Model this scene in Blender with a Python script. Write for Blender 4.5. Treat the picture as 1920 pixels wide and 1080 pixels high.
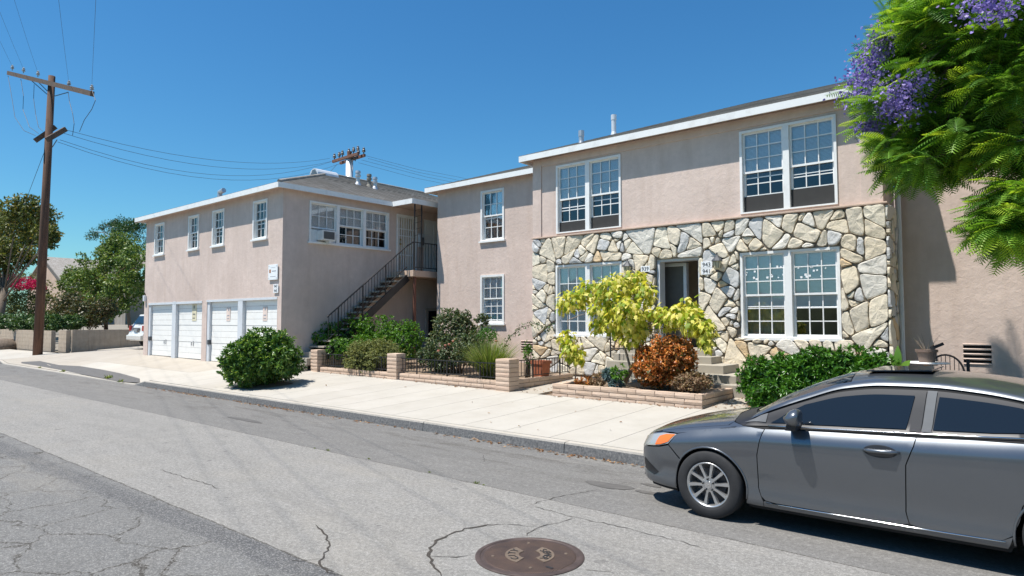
import bpy, bmesh, math, random
import numpy as np
from mathutils import Vector, Matrix, noise as mnoise

for o in list(bpy.data.objects): bpy.data.objects.remove(o)
scene = bpy.context.scene
col = scene.collection
R = math.radians

# ------------------------------------------------------------------ camera
CAM_H = 1.85
cam_d = bpy.data.cameras.new('camera'); cam = bpy.data.objects.new('camera', cam_d); col.objects.link(cam)
cam.location = (0, 0, CAM_H)
cam.rotation_euler = (R(90 + 2.9186), 0, R(40.027))
cam_d.sensor_width = 36.0
cam_d.lens = 36.0 * 1224.19 / 1920.0
cam_d.clip_start = 0.1; cam_d.clip_end = 2000
scene.camera = cam

# ------------------------------------------------------------------ sky and sun
SUN_T = Vector((0.54, 1.0, -2.72)).normalized()          # direction the light travels
sun_el = math.asin(-SUN_T.z); sun_az = math.atan2(-SUN_T.x, -SUN_T.y)   # from +Y towards +X
world = bpy.data.worlds.new('World'); scene.world = world; world.use_nodes = True
wn = world.node_tree.nodes; wl = world.node_tree.links; wn.clear()
sky = wn.new('ShaderNodeTexSky'); sky.sky_type = 'NISHITA'; sky.sun_disc = False
sky.sun_elevation = sun_el; sky.sun_rotation = sun_az
sky.altitude = 20; sky.air_density = 1.15; sky.dust_density = 0.45; sky.ozone_density = 2.2
bg = wn.new('ShaderNodeBackground'); bg.inputs[1].default_value = 0.085
hs_ = wn.new('ShaderNodeHueSaturation'); hs_.inputs['Saturation'].default_value = 1.22
wo = wn.new('ShaderNodeOutputWorld')
wl.new(sky.outputs[0], hs_.inputs['Color']); tint = wn.new('ShaderNodeMix'); tint.data_type = 'RGBA'; tint.blend_type = 'MULTIPLY'; tint.inputs[0].default_value = 1.0
tint.inputs[7].default_value = (.54, .96, 1.12, 1)
wl.new(hs_.outputs[0], tint.inputs[6]); wl.new(tint.outputs[2], bg.inputs[0]); wl.new(bg.outputs[0], wo.inputs[0])
sun_d = bpy.data.lights.new('sun', 'SUN'); sun = bpy.data.objects.new('sun', sun_d); col.objects.link(sun)
sun_d.energy = 5.0; sun_d.angle = R(0.55); sun_d.color = (1.0, 0.955, 0.89)
sun.rotation_euler = SUN_T.to_track_quat('-Z', 'Y').to_euler()
sun.location = (-10, -20, 40)
vs = scene.view_settings
vs.view_transform = 'Standard'; vs.look = 'None'; vs.gamma = 1.0; vs.use_curve_mapping = False
vs.exposure = 0.5
scene.render.engine = 'CYCLES'
scene.cycles.max_bounces = 8; scene.cycles.transparent_max_bounces = 16

# ------------------------------------------------------------------ pixel helper (photo px -> direction)
_F = 1224.19; _yaw = R(-40.027); _pit = R(2.9186)
_f = Vector((math.sin(_yaw)*math.cos(_pit), math.cos(_yaw)*math.cos(_pit), math.sin(_pit)))
_r = Vector((math.cos(_yaw), -math.sin(_yaw), 0)); _u = _r.cross(_f)
def ray(x, y): return _f*_F + _r*(x-960) - _u*(y-540)
def PY(x, y, Y): d = ray(x, y); return Vector((0, 0, CAM_H)) + d*(Y/d.y)
def PX(x, y, X): d = ray(x, y); return Vector((0, 0, CAM_H)) + d*(X/d.x)
def Pz(x, y, z): d = ray(x, y); return Vector((0, 0, CAM_H)) + d*((z-CAM_H)/d.z)

# ------------------------------------------------------------------ object helpers
WL = {}
def wloc(o): return WL.get(o, Vector((0, 0, 0))) if o else Vector((0, 0, 0))
def tag(o, label=None, cat=None, group=None, kind=None):
    if label: o['label'] = label
    if cat: o['category'] = cat
    if group: o['group'] = group
    if kind: o['kind'] = kind
    return o
def thing(name, loc, label, cat, group=None):
    o = bpy.data.objects.new(name, None); col.objects.link(o); o.location = loc
    o.empty_display_size = 0.3; WL[o] = Vector(loc)
    return tag(o, label, cat, group)
def link(name, me, parent=None, at=None):
    """object from mesh; at = world position of its origin"""
    o = bpy.data.objects.new(name, me); col.objects.link(o)
    p = wloc(parent); w = Vector(at) if at is not None else Vector((0, 0, 0))
    if parent: o.parent = parent
    o.location = w - p if parent else w
    WL[o] = w
    return o
def setmat(me, mat):
    if isinstance(mat, (list, tuple)):
        for m in mat: me.materials.append(m)
    elif mat: me.materials.append(mat)
def dup_tree(o, loc, rz=0.0, parent=None):
    c = o.copy(); col.objects.link(c)
    if parent is None:
        c.location = loc; c.rotation_euler = (0, 0, rz); WL[c] = Vector(loc)
    else: c.parent = parent
    for ch in list(o.children): dup_tree(ch, None, 0, c)
    return c

class MB:
    def __init__(s): s.v = []; s.f = []; s.mi = []; s.cur = 0
    def add(s, vs_, fs):
        b = len(s.v); s.v += [tuple(p) for p in vs_]
        for f in fs: s.f.append(tuple(i+b for i in f)); s.mi.append(s.cur)
    def box(s, a, b):
        x0, y0, z0 = a; x1, y1, z1 = b
        if x0 > x1: x0, x1 = x1, x0
        if y0 > y1: y0, y1 = y1, y0
        if z0 > z1: z0, z1 = z1, z0
        s.add([(x0,y0,z0),(x1,y0,z0),(x1,y1,z0),(x0,y1,z0),(x0,y0,z1),(x1,y0,z1),(x1,y1,z1),(x0,y1,z1)],
              [(0,3,2,1),(4,5,6,7),(0,1,5,4),(1,2,6,5),(2,3,7,6),(3,0,4,7)])
    def obox(s, c, ax, ay, az):
        """oriented box: centre + half axis vectors"""
        c = Vector(c); ax = Vector(ax); ay = Vector(ay); az = Vector(az); P = []
        for k in (-1, 1):
            for (i, j) in ((-1,-1),(1,-1),(1,1),(-1,1)): P.append(c+ax*i+ay*j+az*k)
        s.add(P, [(0,3,2,1),(4,5,6,7),(0,1,5,4),(1,2,6,5),(2,3,7,6),(3,0,4,7)])
    def bar(s, a, b, w, h=None, up=(0,0,1)):
        a = Vector(a); b = Vector(b); d = (b-a); L = d.length; d = d/L; h = h or w
        u = Vector(up)
        if abs(u.dot(d)) > .99: u = Vector((1,0,0))
        sd = d.cross(u).normalized(); uu = sd.cross(d)
        s.obox((a+b)/2, d*L/2, sd*w/2, uu*h/2)
    def tube(s, pts, r, n=8, cap=True):
        pts = [Vector(p) for p in pts]; m = len(pts)
        rr = r if isinstance(r, (list, tuple)) else [r]*m
        b = len(s.v); prev = None
        for i, p in enumerate(pts):
            d = (pts[min(i+1, m-1)]-pts[max(i-1, 0)]).normalized()
            if prev is None:
                u = Vector((0,0,1)) if abs(d.z) < .9 else Vector((1,0,0))
                u = (u-d*u.dot(d)).normalized()
            else: u = (prev-d*prev.dot(d)).normalized()
            prev = u; w = d.cross(u)
            for k in range(n):
                a = 2*math.pi*k/n; s.v.append(tuple(p+(u*math.cos(a)+w*math.sin(a))*rr[i]))
        for i in range(m-1):
            for k in range(n):
                k2 = (k+1) % n
                s.f.append((b+i*n+k, b+i*n+k2, b+(i+1)*n+k2, b+(i+1)*n+k)); s.mi.append(s.cur)
        if cap:
            s.f.append(tuple(b+k for k in reversed(range(n)))); s.mi.append(s.cur)
            s.f.append(tuple(b+(m-1)*n+k for k in range(n))); s.mi.append(s.cur)
    def lathe(s, prof, c, n=24, axis='Z', cap=False):
        """prof = [(r, h)]"""
        b = len(s.v); c = Vector(c)
        for (r, h) in prof:
            for k in range(n):
                a = 2*math.pi*k/n; ca, sa = math.cos(a)*r, math.sin(a)*r
                p = {'Z': (ca, sa, h), 'Y': (ca, h, sa), 'X': (h, ca, sa)}[axis]
                s.v.append(tuple(c+Vector(p)))
        for i in range(len(prof)-1):
            for k in range(n):
                k2 = (k+1) % n
                s.f.append((b+i*n+k, b+i*n+k2, b+(i+1)*n+k2, b+(i+1)*n+k)); s.mi.append(s.cur)
        if cap:
            s.f.append(tuple(b+k for k in reversed(range(n)))); s.mi.append(s.cur)
            e = b+(len(prof)-1)*n; s.f.append(tuple(e+k for k in range(n))); s.mi.append(s.cur)
    def mesh(s, name, off=Vector((0,0,0)), mat=None, smooth=False, bevel=0):
        me = bpy.data.meshes.new(name)
        me.from_pydata([(p[0]-off.x, p[1]-off.y, p[2]-off.z) for p in s.v], [], s.f)
        setmat(me, mat)
        if any(s.mi): me.polygons.foreach_set('material_index', s.mi)
        if bevel:
            bm = bmesh.new(); bm.from_mesh(me)
            bmesh.ops.bevel(bm, geom=bm.edges[:], offset=bevel, segments=2, affect='EDGES', profile=.6)
            bm.to_mesh(me); bm.free()
        if smooth: me.polygons.foreach_set('use_smooth', [True]*len(me.polygons))
        me.update(); return me
    def build(s, name, mat, parent=None, smooth=False, bevel=0, at=None):
        at = Vector(at) if at is not None else (wloc(parent) if parent else (Vector(s.v[0]) if False else Vector((0,0,0))))
        return link(name, s.mesh(name, at, mat, smooth, bevel), parent, at)

def mesh_np(name, V, Fc, mat=None, smooth=False):
    """V (N,3); Fc (M,k) constant-size faces"""
    V = np.asarray(V, dtype=np.float32); Fc = np.asarray(Fc, dtype=np.int32)
    me = bpy.data.meshes.new(name)
    me.vertices.add(len(V)); me.vertices.foreach_set('co', V.ravel())
    k = Fc.shape[1]
    me.loops.add(Fc.size); me.loops.foreach_set('vertex_index', Fc.ravel())
    me.polygons.add(len(Fc)); me.polygons.foreach_set('loop_start', np.arange(len(Fc), dtype=np.int32)*k)
    setmat(me, mat); me.update(calc_edges=True); me.validate()
    if smooth: me.polygons.foreach_set('use_smooth', [True]*len(me.polygons))
    return me
def grid_mesh(name, xs, ys, zf, mat, parent=None):
    nx, ny = len(xs), len(ys)
    V = [(x, y, zf(x, y)) for y in ys for x in xs]
    Fc = [(j*nx+i, j*nx+i+1, (j+1)*nx+i+1, (j+1)*nx+i) for j in range(ny-1) for i in range(nx-1)]
    return link(name, mesh_np(name, V, Fc, mat, True), parent)
def frange(a, b, n): return [a+(b-a)*i/n for i in range(n+1)]

# ------------------------------------------------------------------ materials
MATS = {}
class NT:
    def __init__(s, name):
        s.m = bpy.data.materials.new(name); s.m.use_nodes = True; s.t = s.m.node_tree; s.n = s.t.nodes; s.l = s.t.links
        s.n.clear(); s.out = s.n.new('ShaderNodeOutputMaterial'); s.b = s.n.new('ShaderNodeBsdfPrincipled')
        s.l.new(s.b.outputs[0], s.out.inputs[0]); s._c = None
        MATS[name] = s.m
    def new(s, t): return s.n.new('ShaderNode'+t)
    def put(s, sock, v):
        if isinstance(v, bpy.types.NodeSocket): s.l.new(v, sock)
        elif isinstance(v, (tuple, list)) and len(v) == 3 and sock.type == 'RGBA': sock.default_value = (*v, 1)
        else: sock.default_value = v
    def set(s, **k):
        for a, v in k.items(): s.put(s.b.inputs[a.replace('_', ' ')], v)
        return s
    def co(s, scale=None, kind='Object'):
        if s._c is None: s._c = s.new('TexCoord')
        c = s._c.outputs[kind]
        if scale is not None:
            mp = s.new('Mapping'); s.l.new(c, mp.inputs[0])
            mp.inputs['Scale'].default_value = scale if isinstance(scale, (tuple, list)) else (scale,)*3
            return mp.outputs[0]
        return c
    def pos(s): return s.new('NewGeometry').outputs['Position']
    def noise(s, scale, detail=4, rough=.55, vec=None, dist=0):
        n = s.new('TexNoise'); n.inputs['Scale'].default_value = scale; n.inputs['Detail'].default_value = detail
        n.inputs['Roughness'].default_value = rough; n.inputs['Distortion'].default_value = dist
        s.l.new(vec if vec is not None else s.pos(), n.inputs['Vector']); return n.outputs['Fac']
    def ramp(s, fac, stops, interp='LINEAR'):
        r = s.new('ValToRGB'); r.color_ramp.interpolation = interp; e = r.color_ramp.elements
        while len(e) < len(stops): e.new(.5)
        for i, (p, c) in enumerate(stops):
            e[i].position = p; e[i].color = (*c, 1) if isinstance(c, (tuple, list)) else (c, c, c, 1)
        s.l.new(fac, r.inputs[0]); return r.outputs[0]
    def mix(s, fac, a, b, mode='MIX'):
        m = s.new('Mix'); m.data_type = 'RGBA'; m.blend_type = mode
        s.put(m.inputs[0], fac); s.put(m.inputs[6], a); s.put(m.inputs[7], b); return m.outputs[2]
    def math(s, op, a, b=0.0, c=None):
        m = s.new('Math'); m.operation = op; s.put(m.inputs[0], a); s.put(m.inputs[1], b)
        if c is not None: s.put(m.inputs[2], c)
        return m.outputs[0]
    def bump(s, h, strength=.3, dist=.01, prev=None):
        b = s.new('Bump'); b.inputs['Strength'].default_value = strength; b.inputs['Distance'].default_value = dist
        s.l.new(h, b.inputs['Height'])
        if prev is not None: s.l.new(prev, b.inputs['Normal'])
        s.l.new(b.outputs[0], s.b.inputs['Normal']); return b.outputs[0]
    def island(s): return s.new('NewGeometry').outputs['Random Per Island']
    def objrand(s): return s.new('ObjectInfo').outputs['Random']

def plain(name, c, rough=.6, metal=0, var=.12, nscale=6, bump=0, bscale=60, **k):
    m = NT(name); n = m.noise(nscale, 5)
    m.set(Base_Color=m.ramp(n, [(.25, tuple(x*(1-var) for x in c)), (.75, tuple(min(1, x*(1+var)) for x in c))]), Roughness=rough, Metallic=metal)
    for a, v in k.items(): m.put(m.b.inputs[a.replace('_', ' ')], v)
    if bump: m.bump(m.noise(bscale, 4), bump, .01)
    return m.m

def mat_stucco(name, c, shade=1.0):
    m = NT(name); p = m.pos()
    streak = m.new('Mapping'); m.l.new(p, streak.inputs[0]); streak.inputs['Scale'].default_value = (2.2, 2.2, .35)
    n1 = m.noise(.7, 5, .6); n2 = m.noise(5, 6, .65); n3 = m.noise(1.6, 6, .7, streak.outputs[0])
    base = m.ramp(n1, [(.3, tuple(x*.86 for x in c)), (.7, tuple(x*1.08 for x in c))])
    base = m.mix(m.ramp(n2, [(.35, .42), (.65, 0.)]), base, tuple(x*.80 for x in c))
    base = m.mix(m.ramp(n3, [(.46, 0.), (.74, .50)]), base, (c[0]*.74, c[1]*.70, c[2]*.66))
    m.set(Base_Color=base, Roughness=.92, Specular_IOR_Level=.15)
    b1 = m.bump(m.noise(9, 5, .6, dist=.6), .30, .03)
    m.bump(m.noise(70, 4, .7), .35, .006, b1)
    return m.m
STUCCO = (.655, .53, .462)
mat_stucco('stucco', STUCCO)
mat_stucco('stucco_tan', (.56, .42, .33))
def mat_paint(name, c, dirt=(.32, .29, .25), amt=.35):
    m = NT(name); n = m.noise(3.5, 7, .7); n2 = m.noise(28, 3)
    m.set(Base_Color=m.mix(m.ramp(n, [(.50, 0.), (.80, amt)]), c, dirt), Roughness=m.math('MULTIPLY_ADD', n2, .2, .38))
    m.bump(n2, .12, .004); return m.m
mat_paint('white_paint', (.80, .80, .78))
mat_paint('door_white', (.85, .83, .78), amt=.22)
mat_paint('trim_grey', (.62, .64, .66))
mat_paint('sign_white', (.82, .83, .83), amt=.1)
plain('sign_cream', (.66, .60, .42), .6); plain('sign_pink', (.74, .60, .52), .6)
plain('ink', (.02, .02, .022), .6, var=.05)
plain('ink_soft', (.30, .31, .33), .6)
plain('orange_mark', (.42, .20, .10), .6)
# roofs
m = NT('shingle'); p = m.pos()
br = m.new('TexBrick'); br.inputs['Scale'].default_value = 1.0; br.inputs['Mortar Size'].default_value = .006
br.inputs['Brick Width'].default_value = .30; br.inputs['Row Height'].default_value = .145
br.inputs['Color1'].default_value = (.27, .25, .225, 1); br.inputs['Color2'].default_value = (.37, .345, .315, 1); br.inputs['Mortar'].default_value = (.15, .14, .13, 1)
m.l.new(p, br.inputs['Vector'])
n = m.noise(1.1, 6, .65)
m.set(Base_Color=m.mix(m.ramp(n, [(.38, 0.), (.75, .5)]), br.outputs[0], (.20, .165, .13)), Roughness=.95, Specular_IOR_Level=.1)
m.bump(m.noise(150, 3), .4, .006)
# stones
m = NT('flagstone'); rnd = m.objrand(); p = m.pos()
c = m.ramp(rnd, [(0, (.71, .615, .465)), (.20, (.76, .69, .555)), (.38, (.67, .595, .47)), (.52, (.74, .655, .51)), (.68, (.56, .555, .54)), (.82, (.70, .66, .585)), (.95, (.68, .50, .30)), (1, (.52, .32, .15))], 'CONSTANT')
n = m.noise(2.6, 7, .7, dist=.8); n2 = m.noise(14, 7, .7)
c = m.mix(m.ramp(n, [(.50, 0.), (.74, .45)]), c, (.56, .52, .45))
c = m.mix(m.ramp(n2, [(.52, 0.), (.80, .55)]), c, (.30, .275, .235))
wv = m.noise(7, 5, .6, dist=2.2)
c = m.mix(m.ramp(wv, [(.58, 0.), (.66, .45), (.74, 0.)]), c, (.36, .345, .32))
m.set(Base_Color=c, Roughness=.88, Specular_IOR_Level=.2)
b = m.bump(m.noise(7, 8, .68, dist=.7), .75, .035); m.bump(n2, .45, .012, b)
m = NT('mortar'); n = m.noise(18, 6)
m.set(Base_Color=m.ramp(n, [(.3, (.14, .12, .095)), (.7, (.26, .225, .18))]), Roughness=.95); m.bump(n, .8, .02)
# slump block
m = NT('slump_block'); rnd = m.objrand(); n = m.noise(9, 6, .65); n2 = m.noise(45, 5, .7)
c = m.ramp(rnd, [(0, (.52, .385, .285)), (.5, (.58, .44, .335)), (1, (.55, .40, .30))])
c = m.mix(m.ramp(n, [(.50, 0.), (.80, .45)]), c, (.66, .55, .46)); c = m.mix(m.ramp(n2, [(.55, 0.), (.8, .3)]), c, (.30, .22, .17))
m.set(Base_Color=c, Roughness=.93, Specular_IOR_Level=.15); b = m.bump(n, .5, .02); m.bump(n2, .4, .006, b)
plain('block_mortar', (.22, .17, .135), .95, var=.2, nscale=30)
m = NT('grey_block'); n = m.noise(4, 7, .7); st = m.new('Mapping'); m.l.new(m.pos(), st.inputs[0]); st.inputs['Scale'].default_value = (5, 5, .5)
n3 = m.noise(1.5, 5, .7, st.outputs[0])
c = m.ramp(n, [(.3, (.36, .285, .21)), (.7, (.47, .385, .29))])
m.set(Base_Color=m.mix(m.ramp(n3, [(.5, 0.), (.75, .55)]), c, (.20, .17, .14)), Roughness=.95); m.bump(m.noise(50, 4), .4, .006)
# paving
def mat_conc(name, a, b, stain, joints=False):
    m = NT(name); n = m.noise(1.2, 8, .68); n2 = m.noise(60, 4, .7); n3 = m.noise(.5, 5, .6); n4 = m.noise(7, 7, .75)
    c = m.ramp(n, [(.3, a), (.7, b)])
    c = m.mix(m.ramp(n3, [(.50, 0.), (.75, .45)]), c, stain)
    c = m.mix(m.ramp(n4, [(.60, 0.), (.78, .42)]), c, tuple(x*.62 for x in stain))
    c = m.mix(m.ramp(n2, [(.58, 0.), (.8, .22)]), c, tuple(x*.45 for x in stain))
    r = m.objrand(); c = m.mix(m.math('MULTIPLY', r, .16), c, tuple(x*.78 for x in a))
    m.set(Base_Color=c, Roughness=.93, Specular_IOR_Level=.2); m.bump(n2, .25, .004); return m.m
mat_conc('concrete_walk', (.40, .37, .32), (.46, .43, .38), (.33, .29, .24))
mat_conc('concrete_drive', (.36, .32, .265), (.42, .38, .325), (.30, .26, .215))
mat_conc('concrete_step', (.33, .30, .25), (.42, .385, .325), (.25, .22, .185))
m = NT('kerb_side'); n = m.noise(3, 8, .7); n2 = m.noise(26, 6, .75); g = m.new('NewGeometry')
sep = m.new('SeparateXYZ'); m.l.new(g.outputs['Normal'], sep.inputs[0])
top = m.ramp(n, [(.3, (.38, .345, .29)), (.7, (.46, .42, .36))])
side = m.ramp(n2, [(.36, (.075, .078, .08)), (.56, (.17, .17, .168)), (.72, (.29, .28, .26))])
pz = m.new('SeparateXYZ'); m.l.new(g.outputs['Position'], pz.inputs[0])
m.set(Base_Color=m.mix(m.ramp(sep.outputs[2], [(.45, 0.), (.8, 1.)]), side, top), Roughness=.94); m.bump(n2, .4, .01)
plain('soil', (.20, .145, .10), .97, var=.35, nscale=14, bump=.7, bscale=40)
plain('bank_green', (.085, .10, .045), .97, var=.5, nscale=1.2)
plain('far_ground', (.24, .21, .165), .97, var=.3, nscale=.4)
# asphalt
m = NT('asphalt'); p = m.pos(); sx = m.new('SeparateXYZ'); m.l.new(p, sx.inputs[0]); X, Yc, Zc = sx.outputs
wob = m.noise(.9, 4, .6)
yw = m.math('ADD', Yc, m.math('MULTIPLY_ADD', wob, .16, -.08))
def band(lo, hi, soft, src=None):
    src = src or yw
    a = m.new('MapRange'); a.inputs['From Min'].default_value = lo-soft; a.inputs['From Max'].default_value = lo+soft; m.l.new(src, a.inputs['Value'])
    b_ = m.new('MapRange'); b_.inputs['From Min'].default_value = hi-soft; b_.inputs['From Max'].default_value = hi+soft; b_.inputs['To Min'].default_value = 1; b_.inputs['To Max'].default_value = 0; m.l.new(src, b_.inputs['Value'])
    return m.math('MULTIPLY', a.outputs[0], b_.outputs[0])
fine = m.noise(120, 4, .8); agg = m.new('TexVoronoi'); agg.inputs['Scale'].default_value = 62; m.l.new(p, agg.inputs['Vector'])
big = m.noise(.55, 6, .65); mid = m.noise(3.2, 7, .7)
mainc = m.ramp(mid, [(.25, (.235, .224, .205)), (.75, (.325, .31, .285))])
mainc = m.mix(m.ramp(big, [(.5, 0.), (.75, .5)]), mainc, (.34, .31, .26))
laneN = m.noise(1.0, 6, .7, m.co((.5, 2.6, 1)))
lane = m.ramp(m.noise(2.0, 7, .7, m.co((.6, 2.2, 1))), [(.25, (.165, .158, .148)), (.75, (.225, .216, .202))])
gdist = m.new('MapRange'); gdist.inputs['From Min'].default_value = 6.0; gdist.inputs['From Max'].default_value = 6.9; m.l.new(Yc, gdist.inputs['Value'])
gd2 = m.new('MapRange'); gd2.inputs['From Min'].default_value = 7.75; gd2.inputs['From Max'].default_value = 7.3; m.l.new(Yc, gd2.inputs['Value'])
stn = m.math('MULTIPLY', m.math('MULTIPLY', gdist.outputs[0], gd2.outputs[0]), m.ramp(m.noise(1.3, 6, .72, m.co((.55, 2.4, 1))), [(.50, 0.), (.66, .85)]))
lane = m.mix(stn, lane, (.095, .085, .075))
old = m.ramp(mid, [(.25, (.135, .133, .128)), (.75, (.205, .20, .19))])
old = m.mix(m.ramp(m.noise(1.7, 6, .7), [(.5, 0.), (.7, .5)]), old, (.165, .165, .165))
cr = m.new('TexVoronoi'); cr.feature = 'DISTANCE_TO_EDGE'; cr.inputs['Scale'].default_value = 1.35; cr.inputs['Randomness'].default_value = 1
dst = m.new('TexNoise'); dst.inputs['Scale'].default_value = 2.3; dst.inputs['Detail'].default_value = 6; dst.inputs['Roughness'].default_value = .62; m.l.new(p, dst.inputs['Vector'])
vm = m.new('VectorMath'); vm.operation = 'MULTIPLY_ADD'; m.l.new(dst.outputs['Color'], vm.inputs[0]); vm.inputs[1].default_value = (.55, .55, 0); m.l.new(p, vm.inputs[2])
fl = m.new('VectorMath'); fl.operation = 'MULTIPLY'; m.l.new(vm.outputs[0], fl.inputs[0]); fl.inputs[1].default_value = (.8, 1.1, 0)
m.l.new(fl.outputs[0], cr.inputs['Vector'])
crw = m.math('MULTIPLY_ADD', m.noise(1.1, 3), .034, -.006)
crack = m.math('LESS_THAN', cr.outputs['Distance'], crw)
halo = m.ramp(cr.outputs['Distance'], [(0, .45), (.05, 0.)])
old = m.mix(halo, old, (.15, .14, .125)); old = m.mix(m.math('MULTIPLY', crack, .92), old, (.045, .038, .03))
stripc = m.math('MULTIPLY_ADD', X, .028, 2.93)            # seal strip drifts towards the seam
sd = m.math('ABSOLUTE', m.math('SUBTRACT', yw, stripc))
strip = m.ramp(m.math('ADD', sd, m.math('MULTIPLY_ADD', m.noise(6, 5), .12, -.06)), [(.09, .9), (.17, 0.)])
old = m.mix(strip, old, (.095, .095, .098))
yseam = m.math('ADD', Yc, m.math('MULTIPLY_ADD', m.noise(2.5, 6, .7), .07, -.035))
isold = m.math('LESS_THAN', yseam, 2.92); islane = m.math('GREATER_THAN', yseam, 5.52)
c = m.mix(islane, mainc, lane); c = m.mix(isold, c, old)
seamw = m.math('MULTIPLY_ADD', m.noise(3.1, 4), .05, -.008)
for y0, wgt in ((2.92, 1.0), (5.52, .8)):
    s1 = m.math('LESS_THAN', m.math('ABSOLUTE', m.math('SUBTRACT', yseam, y0)), m.math('MULTIPLY', seamw, .6*wgt))
    c = m.mix(m.math('MULTIPLY', s1, .85), c, (.055, .047, .038))
spk = m.ramp(agg.outputs['Distance'], [(.15, 1.0), (.55, .0)])
c = m.mix(m.math('MULTIPLY', m.math('SUBTRACT', 1.0, m.math('MULTIPLY', islane, .6)), m.math('MULTIPLY', spk, .55)), c, (.46, .445, .415))
c = m.mix(m.ramp(fine, [(.46, 0.), (.66, .62)]), c, (.075, .072, .068))
mot = m.noise(26, 5, .75); c = m.mix(m.ramp(mot, [(.40, .42), (.58, 0.)]), c, (.09, .086, .08)); c = m.mix(m.ramp(mot, [(.56, 0.), (.74, .35)]), c, (.42, .405, .375))
wear = m.noise(1.0, 6, .7, m.co((.22, 1.5, 1))); c = m.mix(m.ramp(wear, [(.50, 0.), (.72, .34)]), c, (.13, .125, .118)); c = m.mix(m.ramp(m.noise(.8, 6, .7, m.co((.3, .9, 1))), [(.55, 0.), (.75, .30)]), c, (.36, .325, .265))
spots = m.ramp(m.noise(4.5, 2, .4), [(.735, 0.), (.755, .55)]); c = m.mix(spots, c, (.11, .105, .10))
m.set(Base_Color=c, Roughness=.92, Specular_IOR_Level=.22)
hb = m.math('SUBTRACT', m.math('MULTIPLY', fine, .5), m.math('MULTIPLY', m.math('MULTIPLY', crack, isold), 1.2))
m.bump(hb, .8, .010)
plain('crack', (.05, .042, .034), .98, var=.4, nscale=40)
plain('oil', (.105, .098, .09), .75, var=.2, nscale=10)
# wood, metal
m = NT('pole_wood'); n = m.noise(1.5, 8, .7, m.co((9, 9, .5))); n2 = m.noise(2, 6, .6)
c = m.ramp(n, [(.28, (.045, .026, .018)), (.55, (.125, .064, .040)), (.78, (.20, .115, .075))])
m.set(Base_Color=m.mix(m.ramp(n2, [(.45, 0.), (.7, .35)]), c, (.085, .05, .038)), Roughness=.9); m.bump(n, .5, .02)
plain('arm_wood', (.105, .072, .052), .9, var=.35, nscale=8)
plain('arm_rust', (.17, .085, .06), .9, var=.3, nscale=8)
plain('iron', (.018, .018, .02), .45, var=.3)
plain('iron_grey', (.055, .06, .068), .5, var=.3)
plain('rust', (.17, .065, .04), .8, var=.3, nscale=14)
plain('galv', (.52, .53, .54), .42, .7, var=.15)
plain('vent_old', (.20, .19, .165), .7, .2, var=.4, nscale=20)
plain('steel_white', (.62, .64, .66), .4, .2)
plain('ceramic', (.33, .35, .36), .25, var=.2)
plain('wire', (.03, .032, .036), .6)
plain('terracotta', (.36, .115, .055), .85, var=.25, nscale=12)
plain('brown_pot', (.17, .12, .095), .6, var=.12)
plain('dark_room', (.030, .029, .028), .95)
plain('room_wall', (.62, .54, .44), .95)
plain('blind', (.88, .88, .87), .6, var=.04)
plain('curtain', (.40, .38, .24), .9, var=.3, nscale=9)
plain('screen_mesh', (.032, .031, .030), .8)
plain('dark_door', (.10, .095, .085), .6)
plain('plastic_white', (.70, .70, .68), .5); plain('plastic_grey', (.10, .105, .11), .6)
plain('bark', (.15, .115, .085), .95, var=.4, nscale=12, bump=.6, bscale=25)
plain('bark_pale', (.25, .20, .15), .95, var=.3, nscale=12)
plain('bark_red', (.18, .085, .055), .9, var=.3, nscale=12)
plain('brass', (.45, .33, .12), .35, .9)
m = NT('lamp_glass'); m.set(Base_Color=(.55, .50, .33), Roughness=.18, Specular_IOR_Level=.6)
def mat_glass(name, tint, refl=.9, trans=.8):
    m = NT(name); tr = m.new('BsdfTransparent'); tr.inputs[0].default_value = (*tint, 1)
    gl = m.new('BsdfGlossy'); gl.inputs['Roughness'].default_value = .03; gl.inputs[0].default_value = (refl, refl, refl, 1)
    lw = m.new('LayerWeight'); lw.inputs[0].default_value = .32
    b_ = m.new('Bump'); b_.inputs['Strength'].default_value = .05; b_.inputs['Distance'].default_value = .02; m.l.new(m.noise(2.5, 2), b_.inputs['Height'])
    m.l.new(b_.outputs[0], gl.inputs['Normal'])
    mx = m.new('MixShader'); m.l.new(m.math('MULTIPLY_ADD', lw.outputs['Fresnel'], 1.0, .05), mx.inputs[0]); m.l.new(tr.outputs[0], mx.inputs[1]); m.l.new(gl.outputs[0], mx.inputs[2])
    m.l.new(mx.outputs[0], m.out.inputs[0]); return m.m
mat_glass('pane_clear', (.98, .985, .99)); mat_glass('pane_dim', (.52, .54, .56), .8)
# foliage
def mat_leaf(name, stops, trans=.35, rough=.45, spec=.4, ttint=(1.25, 1.2, .5)):
    m = NT(name); r = m.island()
    c = m.ramp(r, stops)
    m.set(Base_Color=c, Roughness=rough, Specular_IOR_Level=spec)
    tl = m.new('BsdfTranslucent'); m.l.new(m.mix(1.0, c, ttint, 'MULTIPLY'), tl.inputs[0])
    mx = m.new('MixShader'); mx.inputs[0].default_value = trans
    m.l.new(m.b.outputs[0], mx.inputs[1]); m.l.new(tl.outputs[0], mx.inputs[2]); m.l.new(mx.outputs[0], m.out.inputs[0]); return m.m
mat_leaf('leaf_jacaranda', [(0, (0.064, 0.161, 0.026)), (.45, (0.130, 0.292, 0.035)), (.8, (0.249, 0.443, 0.048)), (1, (0.454, 0.606, 0.064))], .42)
mat_leaf('flower_purple', [(0, (.18, .13, .42)), (.6, (.28, .215, .56)), (1, (.42, .33, .66))], .35, ttint=(1, 1, 1))
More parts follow.
